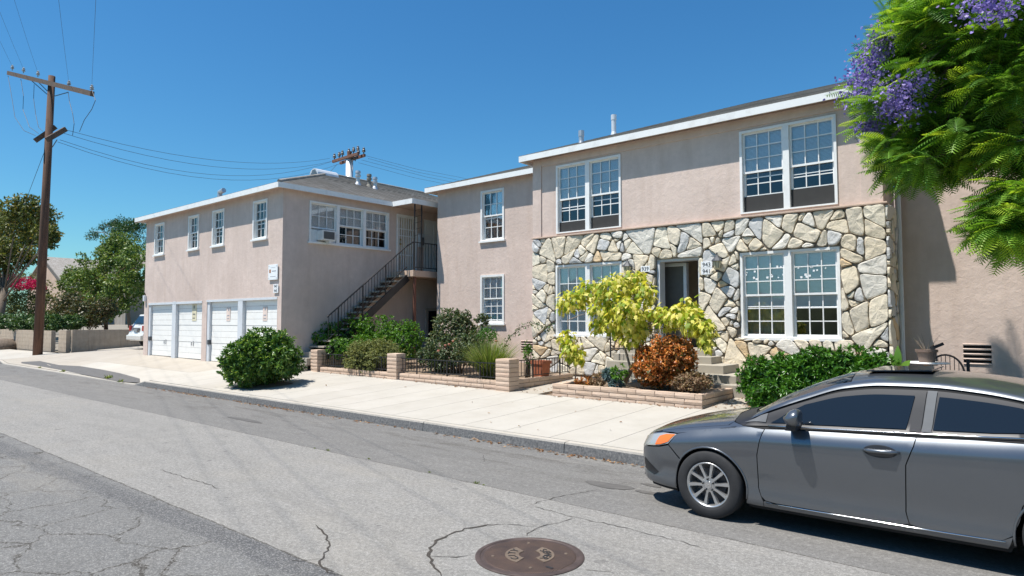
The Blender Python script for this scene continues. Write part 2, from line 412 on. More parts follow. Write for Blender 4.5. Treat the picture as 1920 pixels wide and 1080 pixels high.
mat_leaf('leaf_bush', [(0, (0.039, 0.101, 0.023)), (.5, (0.082, 0.186, 0.035)), (.85, (0.166, 0.293, 0.047)), (1, (0.313, 0.410, 0.078))], .25, .32, .5)
mat_leaf('leaf_hedge', [(0, (0.029, 0.094, 0.013)), (.5, (0.055, 0.170, 0.017)), (1, (0.114, 0.276, 0.029))], .25, .32, .5)
mat_leaf('leaf_garden', [(0, (0.037, 0.104, 0.013)), (.5, (0.076, 0.193, 0.020)), (1, (0.160, 0.319, 0.037))], .32)
mat_leaf('leaf_juniper', [(0, (0.112, 0.138, 0.048)), (.5, (0.207, 0.232, 0.083)), (1, (0.345, 0.354, 0.138))], .2, .6, .2)
mat_leaf('leaf_rose', [(0, (0.039, 0.075, 0.029)), (.55, (0.091, 0.137, 0.055)), (.85, (0.169, 0.189, 0.098)), (1, (0.247, 0.208, 0.130))], .25, .5)
mat_leaf('leaf_blade', [(0, (.075, .125, .020)), (.5, (.14, .205, .040)), (.9, (.23, .29, .08)), (1, (.36, .32, .16))], .3, .5)
mat_leaf('leaf_yellow', [(0, (0.148, 0.254, 0.015)), (.3, (0.339, 0.403, 0.027)), (.6, (0.615, 0.583, 0.085)), (1, (0.806, 0.721, 0.254))], .42, .5, .3)
mat_leaf('leaf_copper', [(0, (0.066, 0.112, 0.022)), (.25, (0.225, 0.104, 0.033)), (.6, (0.507, 0.159, 0.038)), (.85, (0.712, 0.262, 0.066)), (1, (0.862, 0.450, 0.150))], .25, .35, .5)
mat_leaf('leaf_dry', [(0, (.15, .085, .055)), (.5, (.26, .165, .10)), (.85, (.36, .27, .17)), (1, (.16, .16, .06))], .2, .8, .1)
mat_leaf('leaf_litter', [(0, (.10, .05, .025)), (.5, (.22, .11, .05)), (1, (.40, .26, .15))], .1, .8, .1)
mat_leaf('leaf_blue', [(0, (.05, .10, .10)), (1, (.13, .20, .21))], .15)
mat_leaf('leaf_tree', [(0, (0.054, 0.109, 0.024)), (.5, (0.117, 0.206, 0.044)), (.85, (0.225, 0.303, 0.083)), (1, (0.332, 0.351, 0.117))], .28)
mat_leaf('leaf_olive', [(0, (0.054, 0.078, 0.019)), (.5, (0.120, 0.150, 0.036)), (.85, (0.192, 0.198, 0.054)), (1, (0.288, 0.192, 0.072))], .3)
mat_leaf('leaf_pine', [(0, (0.017, 0.056, 0.014)), (.6, (0.035, 0.098, 0.022)), (1, (0.070, 0.154, 0.031))], .15)
mat_leaf('leaf_ivy', [(0, (0.029, 0.073, 0.020)), (.6, (0.065, 0.134, 0.036)), (1, (0.146, 0.211, 0.065))], .2)
mat_leaf('leaf_brownish', [(0, (.045, .060, .020)), (.55, (.085, .100, .034)), (.8, (.13, .105, .045)), (1, (.20, .12, .055))], .2)
mat_leaf('leaf_bougain', [(0, (.42, .005, .06)), (1, (.66, .015, .12))], .35, ttint=(1, 1, 1))
mat_leaf('petal_pink', [(0, (.48, .16, .11)), (1, (.62, .30, .21))], .3, ttint=(1, 1, 1))
mat_leaf('weed', [(0, (.10, .16, .02)), (1, (.26, .30, .06))], .3)
# car
m = NT('car_paint'); fl_ = m.noise(900, 2, .8); d1 = m.noise(2.2, 6, .65)
m.set(Base_Color=m.mix(m.ramp(d1, [(.45, 0.), (.8, .20)]), m.ramp(fl_, [(.3, (.105, .116, .13)), (.7, (.16, .172, .188))]), (.20, .19, .175)),
      Metallic=.7, Roughness=m.math('MULTIPLY_ADD', d1, .12, .25), Coat_Weight=1.0, Coat_Roughness=.035)
plain('suv_paint', (.66, .645, .60), .3, var=.05, Coat_Weight=.6)
m = NT('car_glass'); m.set(Base_Color=(.010, .014, .020), Roughness=.04, Specular_IOR_Level=.55)
plain('car_trim', (.014, .014, .016), .45, var=.1); plain('under', (.010, .010, .010), .9)
plain('tyre', (.022, .022, .023), .82, var=.2, nscale=20, bump=.2, bscale=150)
plain('alloy', (.56, .56, .555), .34, .85, var=.1, nscale=10)
plain('chrome', (.75, .75, .76), .12, 1.0, var=.03)
plain('disc', (.10, .10, .105), .45, .6)
m = NT('lamp_clear'); m.set(Base_Color=(.42, .42, .40), Roughness=.08, Metallic=.3, Coat_Weight=1.0)
m = NT('lamp_amber'); m.set(Base_Color=(.80, .16, .015), Roughness=.15, Coat_Weight=1.0)
m = NT('lamp_red'); m.set(Base_Color=(.42, .012, .012), Roughness=.12, Coat_Weight=1.0)
plain('cast_iron', (.085, .060, .052), .6, .35, var=.4, nscale=7)
m = NT('cover_iron'); p = m.pos(); n = m.noise(5, 6, .65)
w1 = m.new('TexWave'); w1.inputs['Scale'].default_value = 26; m.l.new(p, w1.inputs['Vector']); w1.bands_direction = 'X'
w2 = m.new('TexWave'); w2.inputs['Scale'].default_value = 26; m.l.new(p, w2.inputs['Vector']); w2.bands_direction = 'Y'
wav = m.math('MULTIPLY', w1.outputs['Fac'], w2.outputs['Fac'])
c = m.ramp(n, [(.3, (.085, .058, .05)), (.6, (.17, .105, .075)), (.8, (.27, .15, .085))])
m.set(Base_Color=m.mix(m.ramp(wav, [(.1, .75), (.5, 0.)]), c, (.035, .026, .024)), Roughness=.55, Metallic=.45); m.bump(wav, .6, .006)
plain('plate_metal', (.21, .155, .11), .5, .4, var=.25, nscale=18)
M = MATS
# ================================================================== GROUND
KY = 7.85                                   # kerb face
def lerp_tab(tab, x):
    if x <= tab[0][0]: return tab[0][1]
    for (a, va), (b, vb) in zip(tab, tab[1:]):
        if x <= b: return va+(vb-va)*(x-a)/(b-a)
    return tab[-1][1]
def k0(x): return lerp_tab([(-37.2, .08), (-36.4, -.045), (-21.5, -.045), (-20.75, .09)], x)
def TT(x): return lerp_tab([(-45, .25), (-37, .32), (-28.6, .49), (-18.4, .40), (-17.5, .285), (-14, .266), (-10, .211)], x)
def gz(x, y):
    u = (y-KY)/2.95
    if u <= 1: return k0(x)+(TT(x)-k0(x))*max(u, 0)
    return TT(x)+(.062 if x < -29 else .05)*(min(y, 30)-10.8)
def rz(x, y): return 0.0 if y < 5.5 else -.07*(y-5.5)/(KY-5.5)
g = MB(); g.add([(-600, -600, -.4), (600, -600, -.4), (600, 600, -.4), (-600, 600, -.4)], [(0, 1, 2, 3)])
tag(g.build('ground', M['far_ground']), kind='structure')
xs = frange(-160, 90, 50)
tag(grid_mesh('road', xs, [-14, -6, 0, 2, 3, 4.5, 5.5, 6.2, 7, KY+.05], rz, M['asphalt']), kind='structure')
# property soil sheet behind the pavement
tag(grid_mesh('garden_soil', frange(-17.3, 14, 60), [11.46, 11.8, 12.4, 13.2, 14, 15, 17], lambda x, y: gz(x, y)-.05 + (.10 if y > 11.7 and x < -10.2 else 0), M['soil']), kind='structure')
tag(grid_mesh('yard', frange(-150, 60, 70), [11.3, 14, 18, 24, 40, 80, 200], lambda x, y: gz(x, y)-.13, M['far_ground']), kind='structure')
tag(grid_mesh('near_verge', frange(-160, 90, 10), [-90, -14.2], lambda x, y: .02, M['concrete_walk']), kind='structure')

tag(grid_mesh('bank', frange(-160, 90, 40), [-14.4, -16, -20, -60], lambda x, y: .02 if y > -15 else (2.4+.5*math.sin(x*.31) if y > -17 else 4.6+.9*math.sin(x*.17+1)), M['bank_green']), kind='structure')  # invented bank, never in view; added so the car has something to reflect
# pavement slabs
walk = tag(bpy.data.objects.new('sidewalk', None), kind='structure'); col.objects.link(walk); WL[walk] = Vector((0, 0, 0))
def slab(x0, x1, y0, y1, mat, parent, th=.12, n=4):
    j = .0045; x0 += j; x1 -= j; y0 += j; y1 -= j
    xs_, ys_ = frange(x0, x1, n), frange(y0, y1, n)
    V = [(x, y, gz(x, y)) for y in ys_ for x in xs_]; m_ = n+1
    Fq = [(q*m_+i, q*m_+i+1, (q+1)*m_+i+1, (q+1)*m_+i) for q in range(n) for i in range(n)]
    b = MB(); b.add(V, Fq)
    rim = [i for i in range(m_)] + [k*m_+n for k in range(1, m_)] + [n*m_+i for i in range(n-1, -1, -1)] + [k*m_ for k in range(n-1, 0, -1)]
    base = len(b.v); b.v += [(V[i][0], V[i][1], V[i][2]-th) for i in rim]
    for q in range(len(rim)):
        q2 = (q+1) % len(rim); b.f.append((rim[q], base+q, base+q2, rim[q2])); b.mi.append(0)
    return b.build('slab', mat, parent)
x = -20.7
while x < 12:
    slab(x, x+.92, KY+.145, 11.46, M['concrete_walk'], walk); x += .92
for a in frange(-10.0, -8.9, 1)[:1]: slab(-9.95, -8.9, 11.46, 14.4, M['concrete_drive'], walk)
slab(-5.05, -3.9, 11.46, 13.6, M['concrete_drive'], walk)
drive = tag(bpy.data.objects.new('driveway', None), kind='structure'); col.objects.link(drive); WL[drive] = Vector((0, 0, 0))
xs = [-37.2, -33.2, -29.4, -26.2, -23.4, -20.7]
for a, b in zip(xs, xs[1:]):
    slab(a, b, KY+.145, 9.45, M['concrete_walk' if a > -30 else 'concrete_drive'], drive, n=6); slab(a, b, 9.45, 11.0 if a > -29.5 else 12.0, M['concrete_drive'], drive, n=5)
slab(-20.7, -17.7, 11.46-.012, 11.6, M['concrete_drive'], drive)
for a, b in ((-37.9, -33.4), (-33.4, -29.0)):
    for c_, d_ in ((12.0, 15.5), (15.5, 22)): slab(a, b, c_, d_, M['concrete_drive'], drive)
for a in frange(-61, -37.2, 6)[:-1]: slab(a, a+3.96, KY+.145, 10.4, M['concrete_walk'], walk)
# kerb, in cast lengths
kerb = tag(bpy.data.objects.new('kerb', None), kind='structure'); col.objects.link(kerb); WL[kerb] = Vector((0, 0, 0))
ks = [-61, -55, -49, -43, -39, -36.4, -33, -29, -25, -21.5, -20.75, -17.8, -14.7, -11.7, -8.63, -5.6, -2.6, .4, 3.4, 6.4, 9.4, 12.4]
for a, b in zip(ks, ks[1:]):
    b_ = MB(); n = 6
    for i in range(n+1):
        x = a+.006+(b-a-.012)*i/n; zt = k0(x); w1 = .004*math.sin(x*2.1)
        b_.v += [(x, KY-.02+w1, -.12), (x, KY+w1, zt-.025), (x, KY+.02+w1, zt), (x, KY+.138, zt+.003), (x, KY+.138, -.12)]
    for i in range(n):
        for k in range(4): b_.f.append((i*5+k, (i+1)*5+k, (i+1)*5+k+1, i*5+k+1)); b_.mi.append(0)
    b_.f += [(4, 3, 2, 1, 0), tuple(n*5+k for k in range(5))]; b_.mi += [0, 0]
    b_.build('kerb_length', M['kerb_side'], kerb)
# rough asphalt patch along the dropped kerb
p_ = MB(); pts = [(240,676),(330,690)]
random.seed(4)
top = [(40,679),(75,680),(110,687),(150,691),(190,697),(225,703),(262,711)]; bot = [(40,680.5),(75,686),(110,692),(150,699),(190,706),(225,712),(262,716)]
V = []
for (a, b), (c_, d_) in zip(top, bot):
    for q in ((a, b), (c_, d_)):
        w = Pz(q[0], q[1], .02); V.append((w.x, min(w.y, 8.8), gz(w.x, min(w.y, 8.8))+.006))
p_.add(V, [(2*i, 2*i+1, 2*i+3, 2*i+2) for i in range(len(top)-1)])
tag(p_.build('asphalt_patch', M['oil']), kind='structure')

# cracks and stains on the road
road = bpy.data.objects['road']; WL[road] = Vector((0, 0, 0))
def crackline(pts, w=.018, seed=0):
    rnd = random.Random(seed); P = [Pz(a, b, 0) for a, b in pts]; Q = []
    for a, b in zip(P, P[1:]):
        n = max(2, int((b-a).length/.05))
        for i in range(n): Q.append(a+(b-a)*i/n)
    Q.append(P[-1]); V = []; m_ = len(Q)
    for i, q in enumerate(Q):
        d = (Q[min(i+1, m_-1)]-Q[max(i-1, 0)]); s = Vector((-d.y, d.x, 0)).normalized()
        off = s*rnd.uniform(-.016, .016); ww = .72*w*rnd.uniform(.35, 1.25)*min(1, .3+i/3, .3+(m_-1-i)/3)
        for k in (-1, 1): e = q+off+s*k*ww/2; V.append((e.x, e.y, rz(0, e.y)+.004))
    b = MB(); b.add(V, [(2*i, 2*i+2, 2*i+3, 2*i+1) for i in range(m_-1)])
    b.build('crack', M['crack'], road)
for i, (pts, w) in enumerate([
    ([(830,1080),(812,1060),(806,1042),(808,1028),(820,1014),(840,1004),(872,992),(905,986),(935,983)], .034), ([(935,983),(960,984),(985,986),(1010,989)], .014),
    ([(980,1008),(1010,989),(1040,982),(1080,971)], .012), ([(809,1043),(840,1045),(884,1042)], .02), ([(990,948),(1050,930),(1118,916)], .013),
    ([(1000,950),(1080,971),(1150,985),(1240,1007),(1330,1030)], .011), ([(590,985),(600,990),(612,1005),(617,1028),(603,1047),(598,1062),(630,1080)], .024),
    ([(300,880),(350,897),(380,905),(412,917)], .014), ([(1098,1068),(1135,1071),(1152,1078)], .013), ([(540,1050),(580,1052),(600,1047)], .012),
    ([(905,846),(908,862)], .008), ([(690,862),(720,858),(760,850)], .008)]): crackline(pts, w, i)
def stain(cx, cy, rx, ry, name='oil_stain', seed=0):
    rnd = random.Random(seed); ph = [rnd.uniform(0, 6.3) for _ in range(3)]
    V = [(cx, cy, rz(0, cy)+.005)]; n = 28
    for i in range(n):
        a = 2*math.pi*i/n; k = 1+.12*math.sin(2*a+ph[0])+.10*math.sin(3*a+ph[1])+.05*math.sin(7*a+ph[2])
        y = cy+ry*k*math.sin(a); V.append((cx+rx*k*math.cos(a), y, rz(0, y)+.005))
    b = MB(); b.add(V, [(0, 1+i, 1+(i+1) % n) for i in range(n)]); b.build(name, M['oil'], road)
w = Pz(1142, 909, -.02); stain(w.x, w.y, .27, .14, seed=1); w = Pz(1215, 922, -.02); stain(w.x, w.y, .16, .06, seed=2); w = Pz(1222, 907, -.02); stain(w.x, w.y, .14, .05, seed=5)
w = Pz(460, 787, -.02); stain(w.x, w.y, .55, .10, seed=3)

# manhole
mh = Vector((-3.27, 4.11, 0)); MR = .43
man = thing('manhole_cover', mh, 'round rusty iron sewer manhole cover set in the grey road', 'manhole cover')
b = MB(); b.lathe([(MR, -.05), (MR, .006), (MR-.012, .010), (MR-.035, .010), (MR-.042, .005), (MR-.064, .0045)], mh, 72); b.build('frame_ring', M['cast_iron'], man, smooth=False)
b = MB(); b.lathe([(.0001, .010), (.2, .011), (MR-.075, .009), (MR-.062, .004), (MR-.062, -.03)], mh, 72); b.build('cover', M['cover_iron'], man)
def arc_plate(a0, a1, r0, r1):
    b = MB(); n = 18; z0, z1 = .008, .0145
    for i in range(n+1):
        a = R(a0+(a1-a0)*i/n)
        for r_, z in ((r0, z0), (r0, z1), (r1, z1), (r1, z0)): b.v.append((mh.x+r_*math.cos(a), mh.y+r_*math.sin(a), z))
    for i in range(n):
        for k in range(3): b.f.append((i*4+k, i*4+k+1, (i+1)*4+k+1, (i+1)*4+k)); b.mi.append(0)
    b.f += [(0, 1, 2, 3), (n*4+3, n*4+2, n*4+1, n*4)]; b.mi += [0, 0]
    return b.build('letter_plate', M['plate_metal'], man)
def text_mesh(body, size, depth=.002):
    cu = bpy.data.curves.new('t', 'FONT'); cu.body = body; cu.size = size; cu.align_x = 'CENTER'; cu.align_y = 'CENTER'; cu.extrude = depth; cu.resolution_u = 3
    o = bpy.data.objects.new('t', cu); col.objects.link(o); bpy.context.view_layer.update()
    me = bpy.data.meshes.new_from_object(o.evaluated_get(bpy.context.evaluated_depsgraph_get()))
    bpy.data.objects.remove(o); bpy.data.curves.remove(cu); return me
# plates lie left and right of the centre as seen from the kerb-parallel camera direction
vr = Vector((math.cos(_yaw), -math.sin(_yaw), 0)).normalized(); va = math.degrees(math.atan2(vr.y, vr.x))
for (c0, word, flip) in ((va, 'SEWER', 1), (va+180, 'CITY', 1)):
    pl = arc_plate(c0-58, c0+58, .085, .195)
    for i, ch in enumerate(word):
        n = len(word); a = R(c0+(48-96*(i+.5)/n)) ; me = text_mesh(ch, .085, .0015); me.materials.append(M['ink'])
        o = link('letter', me, man, (mh.x+.14*math.cos(a), mh.y+.14*math.sin(a), .0165)); o.rotation_euler = (0, 0, a-math.pi/2)
for a, r_ in ((va+90, .27), (va-90, .27), (va+5, .29), (va+185, .29)):
    b = MB(); c_ = (mh.x+r_*math.cos(R(a)), mh.y+r_*math.sin(R(a)), .010); b.lathe([(.014, 0), (.012, .004), (.0001, .005)], c_, 10); b.build('stud', M['plate_metal'], man)
b = MB(); c_ = (mh.x+.30*math.cos(R(va-62)), mh.y+.30*math.sin(R(va-62)), .0095); b.box((c_[0]-.03, c_[1]-.012, .0095), (c_[0]+.03, c_[1]+.012, .0125)); b.build('pick_hole', M['ink'], man)

# ================================================================== FOLIAGE TOOLS
rng = np.random.default_rng(11)
def unit(n):
    v = rng.normal(size=(n, 3)); return v/np.linalg.norm(v, axis=1, keepdims=True)
T_LEAF = (np.array([(0,0,0),(.42,-.5,.05),(1,0,-.06),(.42,.5,.05)]), [(0,1,2,3)])                     # diamond leaf
T_LEAF6 = (np.array([(0,0,0),(.3,-.42,.05),(.72,-.36,.02),(1,0,-.12),(.72,.36,.02),(.3,.42,.05)]), [(0,1,2,3),(0,3,4,5)])
T_LOBED = (np.array([(0,0,0),(.18,-.42,.03),(.40,-.30,.04),(.58,-.5,-.02),(.66,-.22,.02),(1,0,-.14),(.66,.22,.02),(.58,.5,-.02),(.40,.30,.04),(.18,.42,.03)]), [(0,1,2,9),(9,2,8,8),(2,3,4,4),(8,6,7,7),(2,4,6,8),(4,5,6,6)])
def leaf_mesh(name, P, D, N, L, W, tmpl, mat):
    T, Fc = tmpl; n = len(P); k = len(T)
    D = D/np.linalg.norm(D, axis=1, keepdims=True); S = np.cross(N, D); S /= np.linalg.norm(S, axis=1, keepdims=True)+1e-9; N2 = np.cross(D, S)
    V = (P[:, None, :] + D[:, None, :]*(T[None, :, 0, None]*L[:, None, None]) + S[:, None, :]*(T[None, :, 1, None]*W[:, None, None]) + N2[:, None, :]*(T[None, :, 2, None]*L[:, None, None]))
    F4 = []
    for f in Fc: F4.append(list(f))
    tri = any(f[2] == f[3] for f in F4)
    if tri:
        tr = []
        for f in F4:
            tr.append((f[0], f[1], f[2]))
            if f[3] != f[2]: tr.append((f[0], f[2], f[3]))
        F4 = tr
    F4 = np.array(F4); FF = (F4[None, :, :] + (np.arange(n)*k)[:, None, None]).reshape(-1, F4.shape[1])
    return mesh_np(name, V.reshape(-1, 3), FF, mat)
def ellip_points(blobs, n, shell=.55, flat_bottom=None):
    """points through blobs [(c, r3, weight)], denser towards each blob's skin; returns P and outward normal"""
    w = np.array([b[2] if len(b) > 2 else b[1][0]*b[1][1]+b[1][1]*b[1][2]+b[1][0]*b[1][2] for b in blobs], float); w /= w.sum()
    idx = rng.choice(len(blobs), n, p=w); C = np.array([b[0] for b in blobs])[idx]; Rr = np.array([b[1] for b in blobs])[idx]
    u = unit(n); rad = shell+(1-shell)*rng.random(n)**.6
    P = C+u*Rr*rad[:, None]; Nn = u/Rr; Nn /= np.linalg.norm(Nn, axis=1, keepdims=True)
    return P, Nn
def inside_others(P, blobs, k=.80):
    bad = np.zeros(len(P), bool)
    for b in blobs: bad |= (((P-np.array(b[0]))/(np.array(b[1])*k))**2).sum(1) < .62
    return bad
def rosettes(P, N, per, droop=.0, spread=.9):
    n = len(P); Pr = np.repeat(P, per, 0); Nr = np.repeat(N, per, 0)
    D = Nr*rng.uniform(.15, 1.0, (n*per, 1)) + unit(n*per)*spread; D[:, 2] -= droop
    D /= np.linalg.norm(D, axis=1, keepdims=True)
    return Pr, D, Nr
def clumpy(blobs, n_sub, rs, seed=0):
    """break big blobs into many small clumps along their skin, for an uneven outline"""
    r_ = np.random.default_rng(seed); out = []
    for c, r3, *_ in blobs:
        mn = min(r3); s0 = max(min(rs, mn*.5), mn*.30)
        m_ = int(min(150, max(12, 2.2*(r3[0]*r3[1]*r3[2])**(2/3)/s0**2*2.0)))
        for _i in range(m_):
            u = r_.normal(size=3); u /= np.linalg.norm(u); k = r_.uniform(.5, 1.0)**.7
            s = s0*r_.uniform(.65, 1.35); out.append((tuple(np.array(c)+u*np.array(r3)*k*(1-.55*s0/max(r3))), (s, s, s*.85)))
    return out
def limbs(name, mat, parent, segs):
    b = MB()
    for pts, r0, r1 in segs:
        pts = [Vector(p) for p in pts]; n = len(pts); b.tube(pts, [r0+(r1-r0)*i/(n-1) for i in range(n)], 7)
    return b.build(name, mat, parent, smooth=True)
def shrub(name, base, label, cat, blobs, n, mat, L=(.05, .09), wr=.42, per=6, tmpl=T_LEAF, sub=None, subr=.2, group=None, stem=True, droop=0, spread=.9, flat=None, part='foliage', seed=0, stem_mat='bark', nstem=7):
    t = thing(name, base, label, cat, group)
    bl = clumpy(blobs, sub, subr, seed) if sub else blobs
    P, N = ellip_points(bl, n//per)
    if flat is not None: P[:, 2] = np.maximum(P[:, 2], flat+.02*rng.random(len(P)))
    P, D, N = rosettes(P, N, per, droop, spread)
    l = rng.uniform(L[0], L[1], len(P))
    nn = unit(len(P))*.6+N+np.array([0, 0, .5])
    me = leaf_mesh(part, P-np.array(base), D, nn, l, l*wr*rng.uniform(.8, 1.2, len(P)), tmpl, M[mat])
    o = link(part, me, t, base)
    if stem:
        rr = random.Random(seed); segs = []; c0 = np.mean([b_[0] for b_ in blobs], 0)
        for i in range(nstem):
            b_ = rr.choice(blobs); e = np.array(b_[0])+np.array([rr.uniform(-.6, .6) for _ in range(3)])*np.array(b_[1])
            mid = (np.array(base)*.5+e*.5)+np.array([rr.uniform(-.08, .08), rr.uniform(-.08, .08), .05])
            segs.append(([Vector(base)+Vector((rr.uniform(-.06, .06), rr.uniform(-.06, .06), -.05)), mid, e], .024, .006))
        limbs('stems', M[stem_mat], t, segs)
    return t
# ================================================================== BUILDING TOOLS
def FR(Y): return lambda a, n, z: (a, Y-n, z)          # wall facing the street (-Y)
def SD(X): return lambda a, n, z: (X+n, a, z)          # wall facing +X
def fbox(b, P, a0, a1, n0, n1, z0, z1): b.box(P(a0, n0, z0), P(a1, n1, z1))
def wall_sheet(P, a0, a1, z0, z1, holes, depth=.16):
    """sheet with real openings and reveals"""
    b = MB(); A = sorted({a0, a1, *[v for h in holes for v in h[:2] if a0 < v < a1]}); Z = sorted({z0, z1, *[v for h in holes for v in h[2:4] if z0 < v < z1]})
    for i in range(len(A)-1):
        for j in range(len(Z)-1):
            ca, cz = (A[i]+A[i+1])/2, (Z[j]+Z[j+1])/2
            if any(h[0] < ca < h[1] and h[2] < cz < h[3] for h in holes): continue
            b.add([P(A[i], 0, Z[j]), P(A[i+1], 0, Z[j]), P(A[i+1], 0, Z[j+1]), P(A[i], 0, Z[j+1])], [(0, 1, 2, 3)])
    for (h0, h1, g0, g1) in holes:
        for q in (((h0, g0), (h0, g1)), ((h0, g1), (h1, g1)), ((h1, g1), (h1, g0)), ((h1, g0), (h0, g0))):
            (x0, y0), (x1, y1) = q
            b.add([P(x0, 0, y0), P(x1, 0, y1), P(x1, -depth, y1), P(x0, -depth, y0)], [(0, 1, 2, 3)])
    return b
_pm = {}
def pane_mesh(side, mat):
    k = (side, mat)
    if k not in _pm:
        b = MB()
        if side: b.box((-.003, -.5, -.5), (.003, .5, .5))
        else: b.box((-.5, -.003, -.5), (.5, .003, .5))
        _pm[k] = b.mesh('pane', mat=M[mat])
    return _pm[k]
def sash(win, P, side, a0, a1, z0, z1, cols, rows, n, mat='pane_clear', mun=.022, rail=.045, depth=.035, paint='white_paint'):
    b = MB(); d0, d1 = n-depth, n
    fbox(b, P, a0, a0+rail, d0, d1, z0, z1); fbox(b, P, a1-rail, a1, d0, d1, z0, z1)
    fbox(b, P, a0+rail, a1-rail, d0+.001, d1-.001, z0, z0+rail); fbox(b, P, a0+rail, a1-rail, d0+.001, d1-.001, z1-rail*.8, z1)
    ia0, ia1, iz0, iz1 = a0+rail, a1-rail, z0+rail, z1-rail*.8
    for i in range(1, cols):
        x = ia0+(ia1-ia0)*i/cols; fbox(b, P, x-mun/2, x+mun/2, d0+.006, d1-.004, iz0-.002, iz1+.002)
    for j in range(1, rows):
        z = iz0+(iz1-iz0)*j/rows; fbox(b, P, ia0-.002, ia1+.002, d0+.007, d1-.006, z-mun/2, z+mun/2)
    b.build('sash', M[paint], win)
    for i in range(cols):
        for j in range(rows):
            u0 = ia0+(ia1-ia0)*i/cols; u1 = ia0+(ia1-ia0)*(i+1)/cols; w0 = iz0+(iz1-iz0)*j/rows; w1 = iz0+(iz1-iz0)*(j+1)/rows
            o = link('pane', pane_mesh(side, mat), win, P((u0+u1)/2, (d0+d1)/2-.004, (w0+w1)/2))
            o.scale = (1, u1-u0-.004, w1-w0-.004) if side else (u1-u0-.004, 1, w1-w0-.004)
            o.rotation_euler = (random.uniform(-.004, .004), random.uniform(-.004, .004), 0)
def blind(win, P, a0, a1, z0, z1, n, slat=.027, tilt=.6):
    b = MB(); z = z1
    fbox(b, P, a0, a1, n-.03, n+.012, z1-.03, z1)
    while z > z0:
        z -= slat; t = .0125*min(1, tilt)
        b.add([P(a0, n-.005, z+t), P(a1, n-.005, z+t), P(a1, n+.005, z-t), P(a0, n+.005, z-t)], [(0, 1, 2, 3)])
    fbox(b, P, a0, a1, n-.012, n+.012, z-.03, z-.008)
    return b.build('blind', M['blind'], win)
def window(parent, P, side, a0, a1, z0, z1, units, blinds, sill=.05, fw=.055, mull=.10, label=None):
    """units: list of dicts per unit: top=(cols,rows), bot=(cols,rows), split, gap (open gap at the bottom)"""
    w = MB(); pr = .035
    fbox(w, P, a0, a0+fw, -.15, pr, z0, z1); fbox(w, P, a1-fw, a1, -.15, pr, z0, z1)
    fbox(w, P, a0+fw, a1-fw, -.15, pr-.002, z1-fw, z1); fbox(w, P, a0+fw, a1-fw, -.15, pr-.002, z0, z0+fw*.6)
    n_ = len(units); ia0, ia1 = a0+fw, a1-fw; uw = (ia1-ia0-mull*(n_-1))/n_
    for i in range(1, n_):
        m0 = ia0+i*uw+(i-1)*mull; fbox(w, P, m0, m0+mull, -.15, pr-.004, z0+fw*.6, z1-fw)
    win = w.build('window', M['white_paint'], parent)
    if label: win['label'] = label
    if sill:
        s = MB(); fbox(s, P, a0-.05, a1+.05, -.02, .075, z0-.055, z0-.002); s.build('sill', M['white_paint'], win)
    r = MB(); d = -.75
    for q in (((a0, d), (a1, d)), ):
        r.add([P(a0, d, z0), P(a1, d, z0), P(a1, d, z1), P(a0, d, z1)], [(0, 1, 2, 3)])
    r.add([P(a0, -.15, z0), P(a0, d, z0), P(a0, d, z1), P(a0, -.15, z1)], [(0, 1, 2, 3)]); r.add([P(a1, -.15, z0), P(a1, d, z0), P(a1, d, z1), P(a1, -.15, z1)], [(0, 1, 2, 3)])
    r.add([P(a0, -.15, z0), P(a1, -.15, z0), P(a1, d, z0), P(a0, d, z0)], [(0, 1, 2, 3)]); r.add([P(a0, -.15, z1), P(a1, -.15, z1), P(a1, d, z1), P(a0, d, z1)], [(0, 1, 2, 3)])
    r.build('interior', M['dark_room'], win)
    for i, U in enumerate(units):
        u0 = ia0+i*(uw+mull); u1 = u0+uw; zb, zt = z0+fw*.6, z1-fw; sp = zb+(zt-zb)*U.get('split', .5)
        gap = U.get('gap', 0)
        sash(win, P, side, u0, u1, sp-.02, zt, *U['top'], n=-.035, mat=U.get('gt', 'pane_clear'))
        if U.get('bot'): sash(win, P, side, u0+.004, u1-.004, zb+gap, sp+.03+U.get('lift', 0), *U['bot'], n=-.078, mat=U.get('gb', 'pane_dim'))
        if gap:
            s = MB(); fbox(s, P, u0, u1, -.062, -.060, zb, zb+gap+.02); s.build('insect_screen', M['screen_mesh'], win)
        bl = blinds[i] if isinstance(blinds, list) else blinds
        if bl: blind(win, P, u0+.012, u1-.012, zb+(zt-zb)*bl, zt-.005, -.105, tilt=U.get('tilt', 1.0))
        if U.get('curtain'):
            cb = MB(); N_ = 40
            for k in range(N_):
                aa = u0+.02+(u1-u0-.04)*k/N_; ab = u0+.02+(u1-u0-.04)*(k+1)/N_
                cb.add([P(aa, -.26+.02*math.sin(k*1.3), zb), P(ab, -.26+.02*math.sin((k+1)*1.3), zb), P(ab, -.26+.02*math.sin((k+1)*1.3), zt), P(aa, -.26+.02*math.sin(k*1.3), zt)], [(0, 1, 2, 3)])
            cb.build('curtain', M['curtain'], win)
    return win
def roof_slope(b, e0, e1, t0, t1, n=24, lift=.014):
    """stepped shingle courses from eave e0-e1 up to t0-t1"""
    e0, e1, t0, t1 = map(Vector, (e0, e1, t0, t1)); nn = (e1-e0).cross(t0-e0)
    if nn.length < 1e-6: nn = (e1-e0).cross(t1-e0)
    nn.normalize(); nn = nn if nn.z > 0 else -nn
    for i in range(n):
        f0, f1 = i/n, (i+1)/n
        a, c_ = e0.lerp(t0, f0), e1.lerp(t1, f0); d, e = e0.lerp(t0, f1), e1.lerp(t1, f1)
        b.add([a+nn*lift, c_+nn*lift, e+nn*.001, d+nn*.001, a, c_], [(0, 1, 2, 3), (4, 5, 1, 0)])
